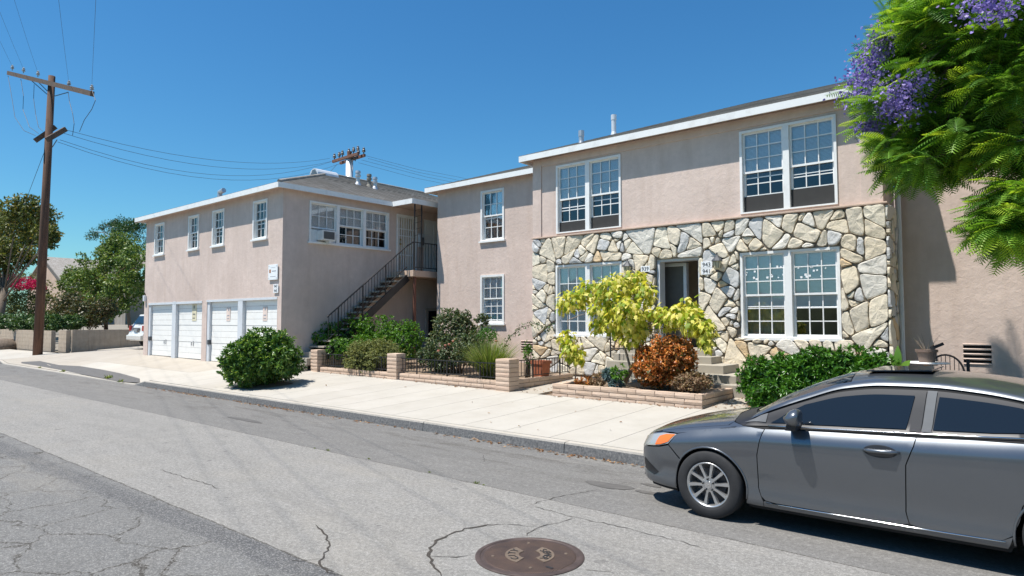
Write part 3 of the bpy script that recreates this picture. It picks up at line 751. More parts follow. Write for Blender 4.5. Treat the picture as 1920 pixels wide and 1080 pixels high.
def fascia(b, p, q, z0, z1, th=.03):
    p = Vector((p[0], p[1], 0)); q = Vector((q[0], q[1], 0)); d = (q-p).normalized(); s = Vector((d.y, -d.x, 0))
    c = (p+q)/2; b.obox((c.x, c.y, (z0+z1)/2), (q-p)/2, s*th/2, Vector((0, 0, (z1-z0)/2)))

# ================================================================== GARAGE BUILDING
GX0, GX1, GY, GY1, GW = -28.75, -18.32, 10.8, 26.0, 6.0
gar = thing('garage_building', (GX1, GY, .3), 'two storey stucco building with four white garage doors and outside stair', 'building')
P = FR(GY)
gw = [(-27.85, -26.95), (-24.82, -23.98), (-22.92, -22.06), (-20.10, -19.22)]
zw0, zw1 = 4.50, 5.76
holes = [(a, b, zw0, zw1) for a, b in gw] + [(-28.32, -23.60, -.2, 2.58), (-23.24, -18.56, -.2, 2.60)]
wall_sheet(P, GX0, GX1, -.2, GW, holes).build('front_wall', M['stucco'], gar)
for i, (a, b) in enumerate(gw):
    window(gar, P, False, a, b, zw0, zw1, [dict(top=(3, 2), bot=(3, 2), split=.5, gb='pane_dim')], .42 if i else .08, fw=.06)
P = SD(GX1)
holes = [(11.72, 14.95, 4.40, 5.72), (15.31, 16.26, 3.62, 5.74), (16.62, 17.62, 3.62, 5.70)]
wall_sheet(P, GY, GY1, -.2, GW, holes).build('side_wall', M['stucco'], gar)
b = MB(); b.add([(GX0, GY, -.2), (GX0, GY1, -.2), (GX0, GY1, GW), (GX0, GY, GW), (GX1, GY1, -.2), (GX1, GY1, GW)], [(0, 1, 2, 3), (1, 4, 5, 2)]); b.build('rear_wall', M['stucco'], gar)
tw = window(gar, P, True, 11.72, 14.95, 4.40, 5.72, [dict(top=(3, 2), bot=(3, 1), split=.36, gb='pane_clear'), dict(top=(3, 2), bot=(3, 2), split=.5), dict(top=(3, 2), bot=(3, 2), split=.5)], [.05, .5, .5], mull=.12)
# air conditioner in the window
ac = MB(); fbox(ac, P, 12.02, 12.52, -.1, .30, 4.46, 4.78); aco = ac.build('air_conditioner', M['plastic_white'], tw, bevel=.015)
ac = MB(); fbox(ac, P, 12.07, 12.47, .298, .306, 4.50, 4.74)
for k in range(9): fbox(ac, P, 12.07, 12.47, .306, .312, 4.51+k*.026, 4.52+k*.026)
ac.build('grille', M['plastic_grey'], tw)
ac = MB(); fbox(ac, P, 11.79, 12.02, -.05, -.02, 4.44, 4.80); ac.build('filler_panel', M['plastic_white'], tw); ac = MB(); fbox(ac, P, 12.52, 12.72, -.05, -.02, 4.44, 4.78); ac.build('filler_panel', M['plastic_white'], tw); ac = MB(); fbox(ac, P, 12.3, 12.36, .02, .28, 4.36, 4.47); ac.build('support_block', M['plastic_white'], tw)
# garage doors: boards hung in frames
doors = [(-28.16, -26.06, 2.50), (-25.74, -23.64, 2.53), (-23.06, -20.99, 2.55), (-20.68, -18.60, 2.56)]
fr = MB(); P = FR(GY)
for a0, a1 in ((-28.32, -28.16), (-26.06, -25.74), (-23.24, -23.06), (-20.99, -20.68)):
    fbox(fr, P, a0, a1, -.14, .012 if a1-a0 > .25 else -.02, .28, 2.60)
fbox(fr, P, -28.32, -23.60, -.05, .015, 2.50, 2.585); fbox(fr, P, -23.24, -18.56, -.05, .015, 2.53, 2.605)
fbox(fr, P, -18.60, -18.56, -.14, -.02, .28, 2.6)
fr.build('door_frame', M['trim_grey'], gar)
for i, (a0, a1, zt) in enumerate(doors):
    z0 = gz((a0+a1)/2, GY)+.02; nb = 10
    bk = MB(); fbox(bk, P, a0, a1, -.17, -.125, z0-.1, zt+.06); d = bk.build('garage_door', M['plastic_grey'], gar)
    for k in range(nb):
        y0 = z0+(zt-z0)*k/nb; y1 = z0+(zt-z0)*(k+1)/nb
        b = MB(); fbox(b, P, a0+.012, a1-.012, -.125, -.095-.004*((k*7) % 3), y0+.0035, y1-.0035); b.build('board', M['door_white'], d, bevel=.004)
    hb = MB(); s = 1 if i % 2 == 0 else -1
    hx = a0+1.2 if i % 2 == 0 else a0+1.15
    hb.bar(P(hx, -.085, z0+.62), P(hx, -.085, z0+.48), .02); hb.bar(P(hx+.16, -.085, z0+.66), P(hx+.16, -.085, z0+.46), .02); hb.build('pull_handle', M['galv'], d)
    if i in (0, 2):
        hb = MB(); fbox(hb, P, a0-.10, a0+.02, -.09, -.0, z0+.58, z0+.74); hb.build('hasp', M['iron_grey'], d)
    if i:
        sx = a0+[0, 1.16, 1.1, 1.12][i]; sh = MB(); h = .62 if i == 1 else .46; fbox(sh, P, sx, sx+(.34 if i == 1 else .26), -.094, -.086, 1.86, 1.86+h)
        so = sh.build('door_notice', M['sign_cream' if i == 1 else 'sign_pink'], d)
        mk = MB(); fbox(mk, P, sx+.11, sx+.2, -.0858, -.0845, 1.86+h*.74, 1.86+h*.92); fbox(mk, P, sx+.05, sx+.26 if i == 1 else sx+.2, -.0858, -.0845, 1.86+h*.36, 1.86+h*.44); fbox(mk, P, sx+.05, sx+.24 if i == 1 else sx+.2, -.0858, -.0845, 1.86+h*.14, 1.86+h*.2)
        mk.build('notice_print', M['ink_soft' if i > 1 else 'vent_old'], d)
# management sign and street numbers on the corner
s1 = thing('wall_sign', (-18.76, GY-.03, 3.38), 'white rectangular sign plate high on stucco by the building corner', 'sign')
b = MB(); fbox(b, P, -19.04, -18.50, .025, .05, 3.14, 3.62); b.build('plate', M['sign_white'], s1, bevel=.006)
b = MB(); fbox(b, P, -18.98, -18.88, .0505, .0525, 3.36, 3.47); fbox(b, P, -18.965, -18.895, .0525, .0532, 3.385, 3.455); b.build('emblem', M['orange_mark'], s1)
b = MB(); fbox(b, P, -18.82, -18.58, .0505, .052, 3.40, 3.425); fbox(b, P, -18.9, -18.62, .0505, .052, 3.52, 3.528); fbox(b, P, -18.92, -18.6, .0505, .0515, 3.235, 3.25); b.build('print', M['ink_soft'], s1)
b = MB()
for q in ((-18.99, 3.57), (-18.55, 3.57), (-18.99, 3.19), (-18.55, 3.19)): fbox(b, P, q[0]-.012, q[0]+.012, .05, .056, q[1]-.012, q[1]+.012)
b.build('screw', M['galv'], s1)
def number_plate(parent_name, at, lines, w, h, label, P, n=.02):
    t = thing(parent_name, at, label, 'sign')
    for i, tx in enumerate(lines):
        b = MB(); z1 = at[2]-i*h; fbox(b, P, at[0]-w/2, at[0]+w/2, n, n+.018, z1-h+.006, z1); b.build('plate', M['sign_white'], t, bevel=.003)
        me = text_mesh(tx, h*.88, .002); me.materials.append(M['ink'])
        o = link('digits', me, t, P(at[0], n+.02, z1-h/2)); o.rotation_euler = (R(90), 0, 0)
    return t
number_plate('house_number', (-18.60, GY-.02, 3.0), ['947', '945'], .27, .14, 'small white two line house number under the sign plate', FR(GY))
# small lamp by the far corner
t = thing('wall_lamp', (-28.6, GY-.05, 2.78), 'small grey wall lamp at the driveway corner of the garage building', 'lamp')
b = MB(); fbox(b, P, -28.68, -28.52, .0, .10, 2.66, 2.90); b.build('housing', M['trim_grey'], t, bevel=.02); b = MB(); b.bar(P(-28.6, .02, 2.90), P(-28.6, .06, 3.02), .03); b.build('bracket', M['iron'], t)
# utility plate low on the side wall
b = MB(); fbox(b, SD(GX1), 11.25, 11.65, .0, .006, .9, 1.5); fbox(b, SD(GX1), 11.3, 11.5, .006, .02, 1.42, 1.46); b.build('utility_plate', M['stucco'], gar)
# roof
ex0, ex1, ey, ey1, ez = GX0-.38, GX1+.25, GY-.31, GY1+.25, 6.09; pit_ = .36
half = (ex1-ex0)/2; rx = (ex0+ex1)/2; rzt = ez+pit_*half
rb = MB()
roof_slope(rb, (ex0, ey, ez), (ex1, ey, ez), (rx, ey+half, rzt), (rx, ey+half, rzt), 36)
roof_slope(rb, (ex1, ey, ez), (ex1, ey1, ez), (rx, ey+half, rzt), (rx, ey1-half+1.0, rzt), 36)
roof_slope(rb, (ex0, ey1, ez), (ex0, ey, ez), (rx, ey1-half+1.0, rzt), (rx, ey+half, rzt), 24)
roof_slope(rb, (ex1, ey1, ez), (ex0, ey1, ez), (rx, ey1-half+1.0, rzt), (rx, ey1-half+1.0, rzt), 24)
px0 = -17.0
roof_slope(rb, (px0, 14.9, ez), (px0, ey1, ez), (-18.83, 16.6, 6.375), (-18.83, ey1, 6.375), 10)
roof_slope(rb, (-18.0, 14.9, ez), (px0, 14.9, ez), (-18.83, 16.6, 6.375), (-18.83, 16.6, 6.375), 8)
groof = rb.build('roof', M['shingle'], gar)
cp = MB()
cp.tube([(ex1, ey, ez+.03), (rx, ey+half, rzt+.03)], .05, 6); cp.tube([(rx, ey+half, rzt+.03), (rx, ey1-half+1, rzt+.03)], .05, 6); cp.build('ridge_cap', M['shingle'], groof)
fb = MB(); z0, z1 = 5.93, 6.09
fascia(fb, (ex0, ey), (ex1, ey), z0, z1); fascia(fb, (ex1, ey+.015), (ex1, 14.9), z0, z1); fascia(fb, (ex1+.02, 14.9), (px0, 14.9), z0-.01, z1); fascia(fb, (px0, 14.915), (px0, ey1), z0-.01, z1); fascia(fb, (ex0, ey+.015), (ex0, ey1), z0, z1)
fb.build('fascia', M['white_paint'], gar)
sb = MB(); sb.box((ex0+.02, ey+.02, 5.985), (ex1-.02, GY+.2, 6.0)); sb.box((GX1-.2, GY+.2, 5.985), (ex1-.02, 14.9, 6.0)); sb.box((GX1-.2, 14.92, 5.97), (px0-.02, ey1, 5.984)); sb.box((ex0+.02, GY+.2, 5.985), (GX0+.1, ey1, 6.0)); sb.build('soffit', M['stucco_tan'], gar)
def bvent(x, y, h, r, mat, parent, cap=1.5):
    z = ez+pit_*min(ex1-x, 5.53) if x > rx else ez
    b = MB(); b.lathe([(r*2.0, -.05), (r*1.3, .08), (r, .10), (r, h), (r*cap, h+.02), (r*cap, h+.10), (r*1.05, h+.12), (r*1.05, h+.15), (r*cap, h+.17), (r*cap*.9, h+.26), (.001, h+.28)], (x, y, z), 14); b.build('vent_pipe', M[mat], parent, smooth=False)
for (a, b_, h, r_, mt) in ((662, 330, .55, .12, 'vent_old'), (671, 342, .30, .075, 'galv'), (692, 346, .26, .07, 'vent_old'), (703, 350, .22, .07, 'galv')):
    d = ray(a, b_+4); # slide along the ray to the right-hand roof slope
    # slope plane: z = ez + pit*(ex1-x)
    tt = (ez+pit_*ex1-CAM_H)/(d.z+pit_*d.x); q = Vector((0, 0, CAM_H))+d*tt; bvent(q.x, q.y, h, r_, mt, groof)
b = MB(); c_ = (rx+.4, ey+half-.6, rzt-.26)
for k in range(9):
    a0 = math.pi*k/8; b.v += [(c_[0]+.30*math.cos(a0), c_[1]-.4, c_[2]+.28*math.sin(a0)), (c_[0]+.30*math.cos(a0), c_[1]+.6, c_[2]+.28*math.sin(a0))]
for k in range(8): b.f.append((2*k, 2*k+2, 2*k+3, 2*k+1)); b.mi.append(0)
b.f.append(tuple(2*k for k in range(9))); b.mi.append(0); b.build('dormer_vent', M['steel_white'], groof)
b = MB()
for k in range(4): b.box((c_[0]-.26+.05*k, c_[1]-.41, c_[2]+.03+.055*k), (c_[0]+.26-.05*k, c_[1]-.402, c_[2]+.055+.055*k))
b.build('louvre', M['iron_grey'], groof)
b = MB(); q = PY(412, 366, 11.3); b.tube([(q.x-.2, 11.4, 6.42), (q.x-.2, 11.4, 6.62), (q.x+.1, 11.4, 6.66)], .09, 10); b.build('vent_hood', M['galv'], groof)
# first floor doors
P = SD(GX1)
d = MB(); fbox(d, P, 15.31, 15.37, -.1, .04, 3.62, 5.74); fbox(d, P, 16.20, 16.26, -.1, .04, 3.62, 5.74); fbox(d, P, 15.37, 16.2, -.1, .038, 5.68, 5.74); sdoor = d.build('security_door', M['white_paint'], gar)
d = MB()
for k in range(8): x = 15.42+k*.107; fbox(d, P, x, x+.022, .0, .022, 3.68, 5.66)
for z in (3.68, 4.25, 4.95, 5.2, 5.63): fbox(d, P, 15.37, 16.2, .002, .024, z, z+.035)
d.build('bars', M['white_paint'], sdoor)
d = MB(); fbox(d, P, 15.37, 16.2, -.1, -.07, 3.62, 5.68); d.build('door_leaf', M['room_wall'], sdoor)
d = MB(); fbox(d, P, 15.43, 15.48, .03, .09, 4.62, 4.68); fbox(d, P, 15.43, 15.48, .03, .07, 4.78, 4.84); d.build('door_knob', M['brass'], sdoor, bevel=.01)
d = MB(); fbox(d, P, 16.62, 17.62, -.1, -.04, 3.62, 5.70); d2 = d.build('panel_door', M['door_white'], gar)
d = MB()
for a0, a1 in ((16.74, 17.08), (17.16, 17.5)):
    for z0_, z1_ in ((3.75, 4.35), (4.45, 5.05), (5.15, 5.55)): fbox(d, P, a0, a1, -.041, -.025, z0_, z1_)
d.build('door_panel', M['door_white'], d2, bevel=.012)
d = MB(); fbox(d, P, 16.33, 16.55, .0, .13, 4.62, 5.12); mb_ = d.build('meter_box', M['steel_white'], gar, bevel=.01); d = MB(); fbox(d, P, 16.37, 16.51, .13, .17, 4.68, 4.98); d.build('meter_dial', M['plastic_grey'], mb_, bevel=.03)
d = MB(); fbox(d, P, 16.75, 16.85, -.1, .05, .9, 2.35); fbox(d, P, 16.85, 17.75, -.1, .048, 2.24, 2.35); ud = d.build('lower_window', M['stucco_tan'], gar); d = MB(); fbox(d, P, 16.85, 17.75, .006, .012, .9, 2.24); d.build('pane', M['car_glass'], ud)
# staircase to the first floor
st = MB(); SX0, SX1 = GX1+.02, -17.45; LZ = 3.62
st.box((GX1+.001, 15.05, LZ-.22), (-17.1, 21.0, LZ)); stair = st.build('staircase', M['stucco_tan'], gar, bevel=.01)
ns = 17; y_top = 15.05; run = .232; z_bot = gz(-17.9, 11.2)
rise = (LZ-z_bot)/(ns+1)
for k in range(ns):
    z = LZ-rise*(k+1); y1 = y_top-run*k; y0 = y1-run-.03
    solid = k >= ns-3
    b = MB(); b.box((SX0, y0, z-(.055 if not solid else rise*1.2)), ((-17.66 if solid else SX1)-.03, y1, z)); b.build('tread', M['concrete_step'], stair, bevel=.006)
b = MB(); yb = y_top-run*(ns-3)
b.bar((SX1, y_top+.05, LZ-.24), (SX1, yb, LZ-rise*(ns-2)-.14), .06, .24); b.bar((SX0+.05, y_top+.05, LZ-.24), (SX0+.05, yb, LZ-rise*(ns-2)-.14), .06, .24); b.build('stringer', M['iron'], stair)
def rail_at(y, h): return LZ-rise*(y_top-y)/run+h
b = MB(); ytop, ybot = 15.05, 11.85
b.bar((SX1, ytop, rail_at(ytop, .86)), (SX1, ybot, rail_at(ybot, .86)), .045, .03); b.bar((SX1, ytop, rail_at(ytop, .12)), (SX1, ybot, rail_at(ybot, .12)), .03, .03)
b.bar((-17.13, 15.08, LZ+.98), (-17.13, 20.9, LZ+.98), .045, .03); b.bar((-17.13, 15.08, LZ+.10), (-17.13, 20.9, LZ+.10), .03, .03); b.bar((SX1, 15.05, LZ+.86), (-17.13, 15.08, LZ+.98), .04, .03)
b.build('handrail', M['iron'], stair)
y = ytop-.10; k = 0
while y > ybot:
    post = k % 8 == 7
    b = MB(); b.bar((SX1, y, rail_at(y, -.28 if post else .12)), (SX1, y, rail_at(y, .86)), .034 if post else .014); b.build('baluster', M['iron'], stair); y -= .117; k += 1
for i in range(42):
    y = 15.1+i*.135; b = MB(); b.bar((-17.13, y, LZ if i % 8 == 0 else LZ+.1), (-17.13, y, LZ+.98), .034 if i % 8 == 0 else .014); b.build('baluster', M['iron'], stair)
b = MB()
for y in (15.1, 15.42): b.bar((-17.10, y, LZ), (-17.10, y, 5.95), .035)
for k in range(5): b.bar((-17.10, 15.1, LZ+1.2+k*.22), (-17.10, 15.42, LZ+1.3+k*.22), .012)
b.build('porch_post', M['iron'], stair)
b = MB(); b.tube([(-17.2, 15.2, .2), (-17.2, 15.2, LZ-.2)], .06, 10); b.build('support_pipe', M['rust'], stair)
# ================================================================== APARTMENT BUILDING
MY, MX0, MX1 = 14.6, -11.46, -2.62          # main block
WY, WX0 = 15.9, -16.80                      # recessed wing
RY, RX1 = 15.65, 9.0                        # plain wall to the right
FL, STZ = 1.20, 4.17                        # floor level, top of stone
apt = thing('apartment_building', (-7, MY, .4), 'two storey pinkish stucco apartment building with pale flagstone front', 'building')
P = FR(MY)
UL = (-10.64, -8.58, 4.27, 6.17); UR = (-5.48, -3.45, 4.27, 6.16); LL = (-10.66, -8.57, 1.49, 3.39); LR = (-5.51, -3.44, 1.49, 3.39)
DO = (-7.60, -6.48, FL, 3.37)
wall_sheet(P, MX0, MX1, STZ-.05, 6.5, [UL, UR]).build('upper_wall', M['stucco'], apt)
wall_sheet(FR(MY-.02), MX0, MX1+.02, -.1, STZ-.02, [LL, LR, DO], .3).build('stone_backing', M['mortar'], apt)
b = MB(); fbox(b, P, MX0-.001, MX0+.30, .0, .035, STZ+.02, 6.44); fbox(b, P, MX1-.40, MX1+.001, .0, .035, STZ+.02, 6.44); fbox(b, P, MX0+.30, MX1-.40, .0, .033, 5.98+.25, 6.44); b.build('wall_border', M['stucco'], apt, bevel=.012)
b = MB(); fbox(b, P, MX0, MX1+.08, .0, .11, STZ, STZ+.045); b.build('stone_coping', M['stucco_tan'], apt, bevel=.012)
# sides and back
b = MB()
b.add([(MX0, MY, -.1), (MX0, WY, -.1), (MX0, WY, 6.5), (MX0, MY, 6.5)], [(0, 3, 2, 1)])
b.add([(MX1, MY, STZ-.05), (MX1, RY, STZ-.05), (MX1, RY, 6.5), (MX1, MY, 6.5)], [(0, 1, 2, 3)])
b.add([(WX0, WY, -.1), (WX0, 26, -.1), (WX0, 26, 6.5), (WX0, WY, 6.5), (RX1, 26, -.1), (RX1, 26, 6.5), (RX1, RY, -.1), (RX1, RY, 6.5)], [(0, 1, 2, 3), (1, 4, 5, 2), (4, 6, 7, 5)])
b.build('side_wall', M['stucco'], apt)
PW = FR(WY); wu = (-14.70, -13.67, 4.50, 6.18); wlw = (-14.70, -13.67, 1.78, 3.37); vent1 = (-12.98, -12.52, .93, 1.24)
wall_sheet(PW, WX0, MX0, -.1, 6.5, [wu, wlw, vent1]).build('wing_wall', M['stucco'], apt)
PR = FR(RY); rv = (-1.50, -1.05, 1.02, 1.40); ru = (.12, 1.5, 4.5, 6.1)
wall_sheet(PR, MX1+.02, RX1, -.1, 6.5, [rv, ru]).build('right_wall', M['stucco'], apt)
def vent(P, h, nsl, name='crawl_vent'):
    b = MB(); fbox(b, P, h[0], h[1], -.12, -.10, h[2], h[3]); v = b.build(name, M['dark_room'], apt)
    b = MB()
    for k in range(nsl+1):
        z = h[2]+(h[3]-h[2])*k/nsl; b.obox(P((h[0]+h[1])/2, -.01, z), ((h[1]-h[0])/2, 0, 0), (0, .03, .012), (0, -.004, .012))
    b.build('slat', M['stucco'], v)
vent(PW, vent1, 4); vent(PR, rv, 4)
d33 = dict(top=(3, 3), bot=(3, 2), split=.50, gap=.30, gb='pane_dim', lift=.0)
window(apt, P, False, *UL, [dict(d33, gap=.26), dict(d33)], [.40, .44], sill=0, mull=.13)
window(apt, P, False, *UR, [dict(d33, gap=.34), dict(d33, gap=.38)], [.45, .42], sill=0, mull=.13)
window(apt, P, False, *LL, [dict(top=(3, 2), bot=(3, 3), split=.5, gb='pane_clear'), dict(top=(3, 2), bot=(3, 3), split=.5, gb='pane_clear')], [.02, .02], sill=.05, mull=.14)
w_ = window(apt, P, False, *LR, [dict(top=(3, 3), bot=(3, 3), split=.5, gb='pane_clear', curtain=1), dict(top=(3, 3), bot=(3, 3), split=.5, gb='pane_clear')], [.38, .36], sill=.05, mull=.15, label='window with paper cut-outs stuck to its panes')
rr = random.Random(3); b = MB()
for k in range(26):
    u = rr.choice([(-5.42, -4.60), (-4.35, -3.52)]); x = rr.uniform(*u); z = rr.uniform(2.78, 3.05); s = rr.uniform(.012, .024); fbox(b, P, x-s, x+s, -.046, -.044, z-s, z+s)
b.build('paper_cutout', M['sign_white'], w_)
window(apt, PW, False, *wu, [dict(top=(3, 2), bot=(3, 2), split=.5, gb='pane_clear', curtain=0)], .48, fw=.07)
window(apt, PW, False, *wlw, [dict(top=(3, 2), bot=(3, 3), split=.52, gb='pane_clear')], .08, fw=.07)
window(apt, PR, False, *ru, [dict(top=(3, 3), bot=(3, 2), split=.5)], .4)
# ---- flagstones: weighted cells, one stone each
def clip(poly, nx, nz, d):
    """keep points with nx*x+nz*z <= d"""
    out = []; n = len(poly)
    for i in range(n):
        a, b_ = poly[i], poly[(i+1) % n]; fa = nx*a[0]+nz*a[1]-d; fb_ = nx*b_[0]+nz*b_[1]-d
        if fa <= 0: out.append(a)
        if (fa < 0 < fb_) or (fb_ < 0 < fa):
            t = fa/(fa-fb_); out.append((a[0]+(b_[0]-a[0])*t, a[1]+(b_[1]-a[1])*t))
    return out
def area(p): return .5*abs(sum(p[i][0]*p[(i+1) % len(p)][1]-p[(i+1) % len(p)][0]*p[i][1] for i in range(len(p)))) if len(p) > 2 else 0
def wob(x, z): return (mnoise.noise((x*3.1, z*3.1, 4.2))*.045, mnoise.noise((x*3.1, z*3.1, 9.7))*.045)
def flagstones(parent, x0, x1, z0, z1, holes, n, P, seed, joint=.008, proud=.075):
    rr = random.Random(seed); cells = []
    def split(poly, lim, dep=0):
        a_ = area(poly)
        if a_ < lim or dep > 14: cells.append(poly); return
        cx = sum(p[0] for p in poly)/len(poly); cz = sum(p[1] for p in poly)/len(poly)
        sxx = sum((p[0]-cx)**2 for p in poly); szz = sum((p[1]-cz)**2 for p in poly); sxz = sum((p[0]-cx)*(p[1]-cz) for p in poly)
        th = .5*math.atan2(2*sxz, sxx-szz)+rr.gauss(0, .42)         # normal of the cut, roughly along the long axis
        nx, nz = math.cos(th), math.sin(th); sp = math.sqrt(a_)*rr.uniform(-.20, .20)
        d = nx*cx+nz*cz+sp; p1, p2 = clip(poly, nx, nz, d), clip(poly, -nx, -nz, -d)
        for q in (p1, p2):
            if len(q) > 2: split(q, rr.choice([.035, .07, .12, .18, .26, .36]) if dep > 2 else .01, dep+1)
    split([(x0, z0), (x1, z0), (x1, z1), (x0, z1)], .01)
    for poly in cells:
        px_ = sum(p[0] for p in poly)/len(poly); pz_ = sum(p[1] for p in poly)/len(poly)
        if any(h[0]+.1 < px_ < h[1]-.1 and h[2]+.1 < pz_ < h[3]-.1 and area(poly) < .3 for h in holes) and all(h[0] < p[0] < h[1] and h[2] < p[1] < h[3] for h in holes for p in poly): continue
        for h in holes:
            if len(poly) < 3: break
            if max(p[0] for p in poly) <= h[0] or min(p[0] for p in poly) >= h[1] or max(p[1] for p in poly) <= h[2] or min(p[1] for p in poly) >= h[3]: continue
            c = [clip(poly, 1, 0, h[0]), clip(poly, -1, 0, -h[1]), clip(poly, 0, 1, h[2]), clip(poly, 0, -1, -h[3])]; poly = max(c, key=area)
        if len(poly) < 3 or area(poly) < .006: continue
        # drop tiny edges, shape the outline
        q = []
        for p in poly:
            if not q or (p[0]-q[-1][0])**2+(p[1]-q[-1][1])**2 > .0012: q.append(p)
        if len(q) < 3: continue
        cx, cz = sum(p[0] for p in q)/len(q), sum(p[1] for p in q)/len(q); o = []
        for k in range(len(q)):
            a, b_ = q[k], q[(k+1) % len(q)]
            L_ = math.hypot(b_[0]-a[0], b_[1]-a[1]); m_ = max(1, int(L_/.075))
            for s in range(m_): o.append((a[0]+(b_[0]-a[0])*s/m_, a[1]+(b_[1]-a[1])*s/m_))
        def edge_on(v, lims): return any(abs(v-l) < .004 for l in lims)
        xl = [x0, x1]+[h[0] for h in holes]+[h[1] for h in holes]; zl = [z0, z1]+[h[2] for h in holes]+[h[3] for h in holes]
        w2 = []
        for (a, c) in o:
            dx, dz = wob(a, c); dx *= .75; dz *= .75
            w2.append((a if edge_on(a, xl) else a+dx, c if edge_on(c, zl) else c+dz))
        for _s in range(1):
            w2 = [((w2[k-1][0]+2*w2[k][0]+w2[(k+1) % len(w2)][0])/4, (w2[k-1][1]+2*w2[k][1]+w2[(k+1) % len(w2)][1])/4) for k in range(len(w2))]
        def inset(pl, d):
            r = []
            for (a, c) in pl:
                l = math.hypot(a-cx, c-cz)+1e-6; k = max(.2, 1-d*1.25/l); r.append((cx+(a-cx)*k, cz+(c-cz)*k))
            return r
        j = joint*rr.uniform(.6, 1.5); pr = proud*rr.uniform(.65, 1.15); tx, tz = rr.uniform(-.09, .09), rr.uniform(-.09, .09)
        rings = [(inset(w2, j), 0.0), (inset(w2, j), pr*.80), (inset(w2, j+.008), pr*.96), (inset(w2, j+.028), pr)]
        b = MB(); m_ = len(w2)
        for ri, (pl, dep) in enumerate(rings):
            for (a, c) in pl:
                dd = dep+((a-cx)*tx+(c-cz)*tz if ri else 0)+(mnoise.noise((a*7, c*7, 1.3))*.022 if ri else 0); b.v.append(P(a, dd, c))
        b.v.append(P(cx, pr*1.05+mnoise.noise((cx*6, cz*6, 1.3))*.02, cz))
        for ri in range(3):
            for k in range(m_):
                k2 = (k+1) % m_; b.f.append((ri*m_+k, ri*m_+k2, (ri+1)*m_+k2, (ri+1)*m_+k)); b.mi.append(0)
        for k in range(m_): b.f.append((3*m_+k, 3*m_+(k+1) % m_, 4*m_)); b.mi.append(0)
        c0 = P(cx, 0, cz); me = b.mesh('stone', Vector(c0), M['flagstone'], False)
        link('stone', me, parent, c0)
fac = bpy.data.objects['stone_backing']
flagstones(fac, MX0, MX1+.04, .42, STZ, [(h[0]-.01, h[1]+.01, h[2]-.01, h[3]+.015) for h in (LL, LR)]+[(DO[0], DO[1], -1, DO[3])], 285, FR(MY-.02), 5)
b = MB(); b.box((MX1+.0, MY-.02, -.1), (MX1+.04, RY, STZ-.02)); rs = b.build('return_backing', M['mortar'], apt)
flagstones(rs, MY-.09, RY, .42, STZ, [], 44, SD(MX1+.04), 8, proud=.06)
# doorway: recess with inner door and stair handrail
b = MB(); x0, x1, y1 = -8.6, -6.0, 16.6
b.add([(x0, y1, FL), (x1, y1, FL), (x1, y1, 3.6), (x0, y1, 3.6), (x0, MY+.25, FL), (x1, MY+.25, FL), (x1, MY+.25, 3.6), (x0, MY+.25, 3.6)], [(0, 1, 2, 3), (4, 0, 3, 7), (1, 5, 6, 2), (3, 2, 6, 7), (0, 4, 5, 1)]); hall = b.build('entry_hall', M['room_wall'], apt)
b = MB(); fbox(b, FR(15.1), -8.0, -7.92, -.1, .03, FL, 3.30); fbox(b, FR(15.1), -7.12, -7.04, -.1, .03, FL, 3.30); fbox(b, FR(15.1), -7.92, -7.12, -.1, .029, 3.22, 3.30); b.build('inner_frame', M['trim_grey'], hall)
b = MB(); fbox(b, FR(15.1), -7.92, -7.12, -.06, -.02, FL, 3.22); b.build('inner_door', M['dark_door'], hall)
b = MB(); b.bar((-6.15, 15.1, 1.95), (-6.15, 16.5, 3.2), .05, .09); b.build('handrail', M['trim_grey'], hall)
b = MB(); b.obox((-6.98, 15.12, 2.05), (.03, 0, 0), (0, .02, 0), (0, 0, .09)); b.build('door_handle', M['iron'], hall)
b = MB(); fbox(b, FR(MY), DO[0], DO[0]+.07, -.3, -.02, FL, DO[3]); fbox(b, FR(MY), DO[1]-.05, DO[1], -.3, -.02, FL, DO[3]); fbox(b, FR(MY), DO[0]+.07, DO[1]-.05, -.3, -.021, DO[3]-.06, DO[3]); b.build('door_frame', M['trim_grey'], apt)
# front steps
steps = thing('entry_steps', (-6.5, 13.6, .4), 'short flight of grey concrete entry steps rising to the open doorway', 'steps')
sl = [(-8.45, -5.15, 13.30, .72), (-8.45, -5.55, 13.62, .90), (-8.45, -5.95, 13.94, 1.06), (-8.45, -6.10, 14.22, FL)]
for i, (a, c, y, z) in enumerate(sl):
    b = MB(); b.box((a, y, .1), (c, 14.56 if i < 3 else 14.9, z)); b.build('step', M['concrete_step'], steps, bevel=.012)
b = MB(); b.box((-8.45, 12.98, .1), (-4.85, 13.32, .56)); b.build('step', M['concrete_step'], steps, bevel=.012)
rl = thing('entry_railing', (-7.3, 13.7, .9), 'black wrought iron railing beside the entry steps behind the yellow leaved tree', 'railing')
b = MB(); pts = [(-8.4, 13.72, 2.02), (-6.9, 13.72, 2.02), (-6.3, 13.35, 1.72)]
b.tube(pts, .018, 6); b.tube([(p[0], p[1], p[2]-.82) for p in pts], .013, 6); b.build('top_rail', M['iron'], rl)
for k in range(19):
    f = k/18; p = Vector(pts[0]).lerp(Vector(pts[1]), min(1, f/.7)) if f < .7 else Vector(pts[1]).lerp(Vector(pts[2]), (f-.7)/.3)
    b = MB(); b.bar((p.x, p.y, p.z), (p.x, p.y, p.z-.86 if k % 6 else p.z-1.05), .014 if k % 6 else .028); b.build('bar', M['iron'], rl)
b = MB()
for k in range(5): c_ = -8.2+k*.3; b.tube([(c_+.11*math.cos(a), 13.72, 1.84+.11*math.sin(a)) for a in frange(0, 6.28, 12)], .007, 5)
b.build('scroll', M['iron'], rl)
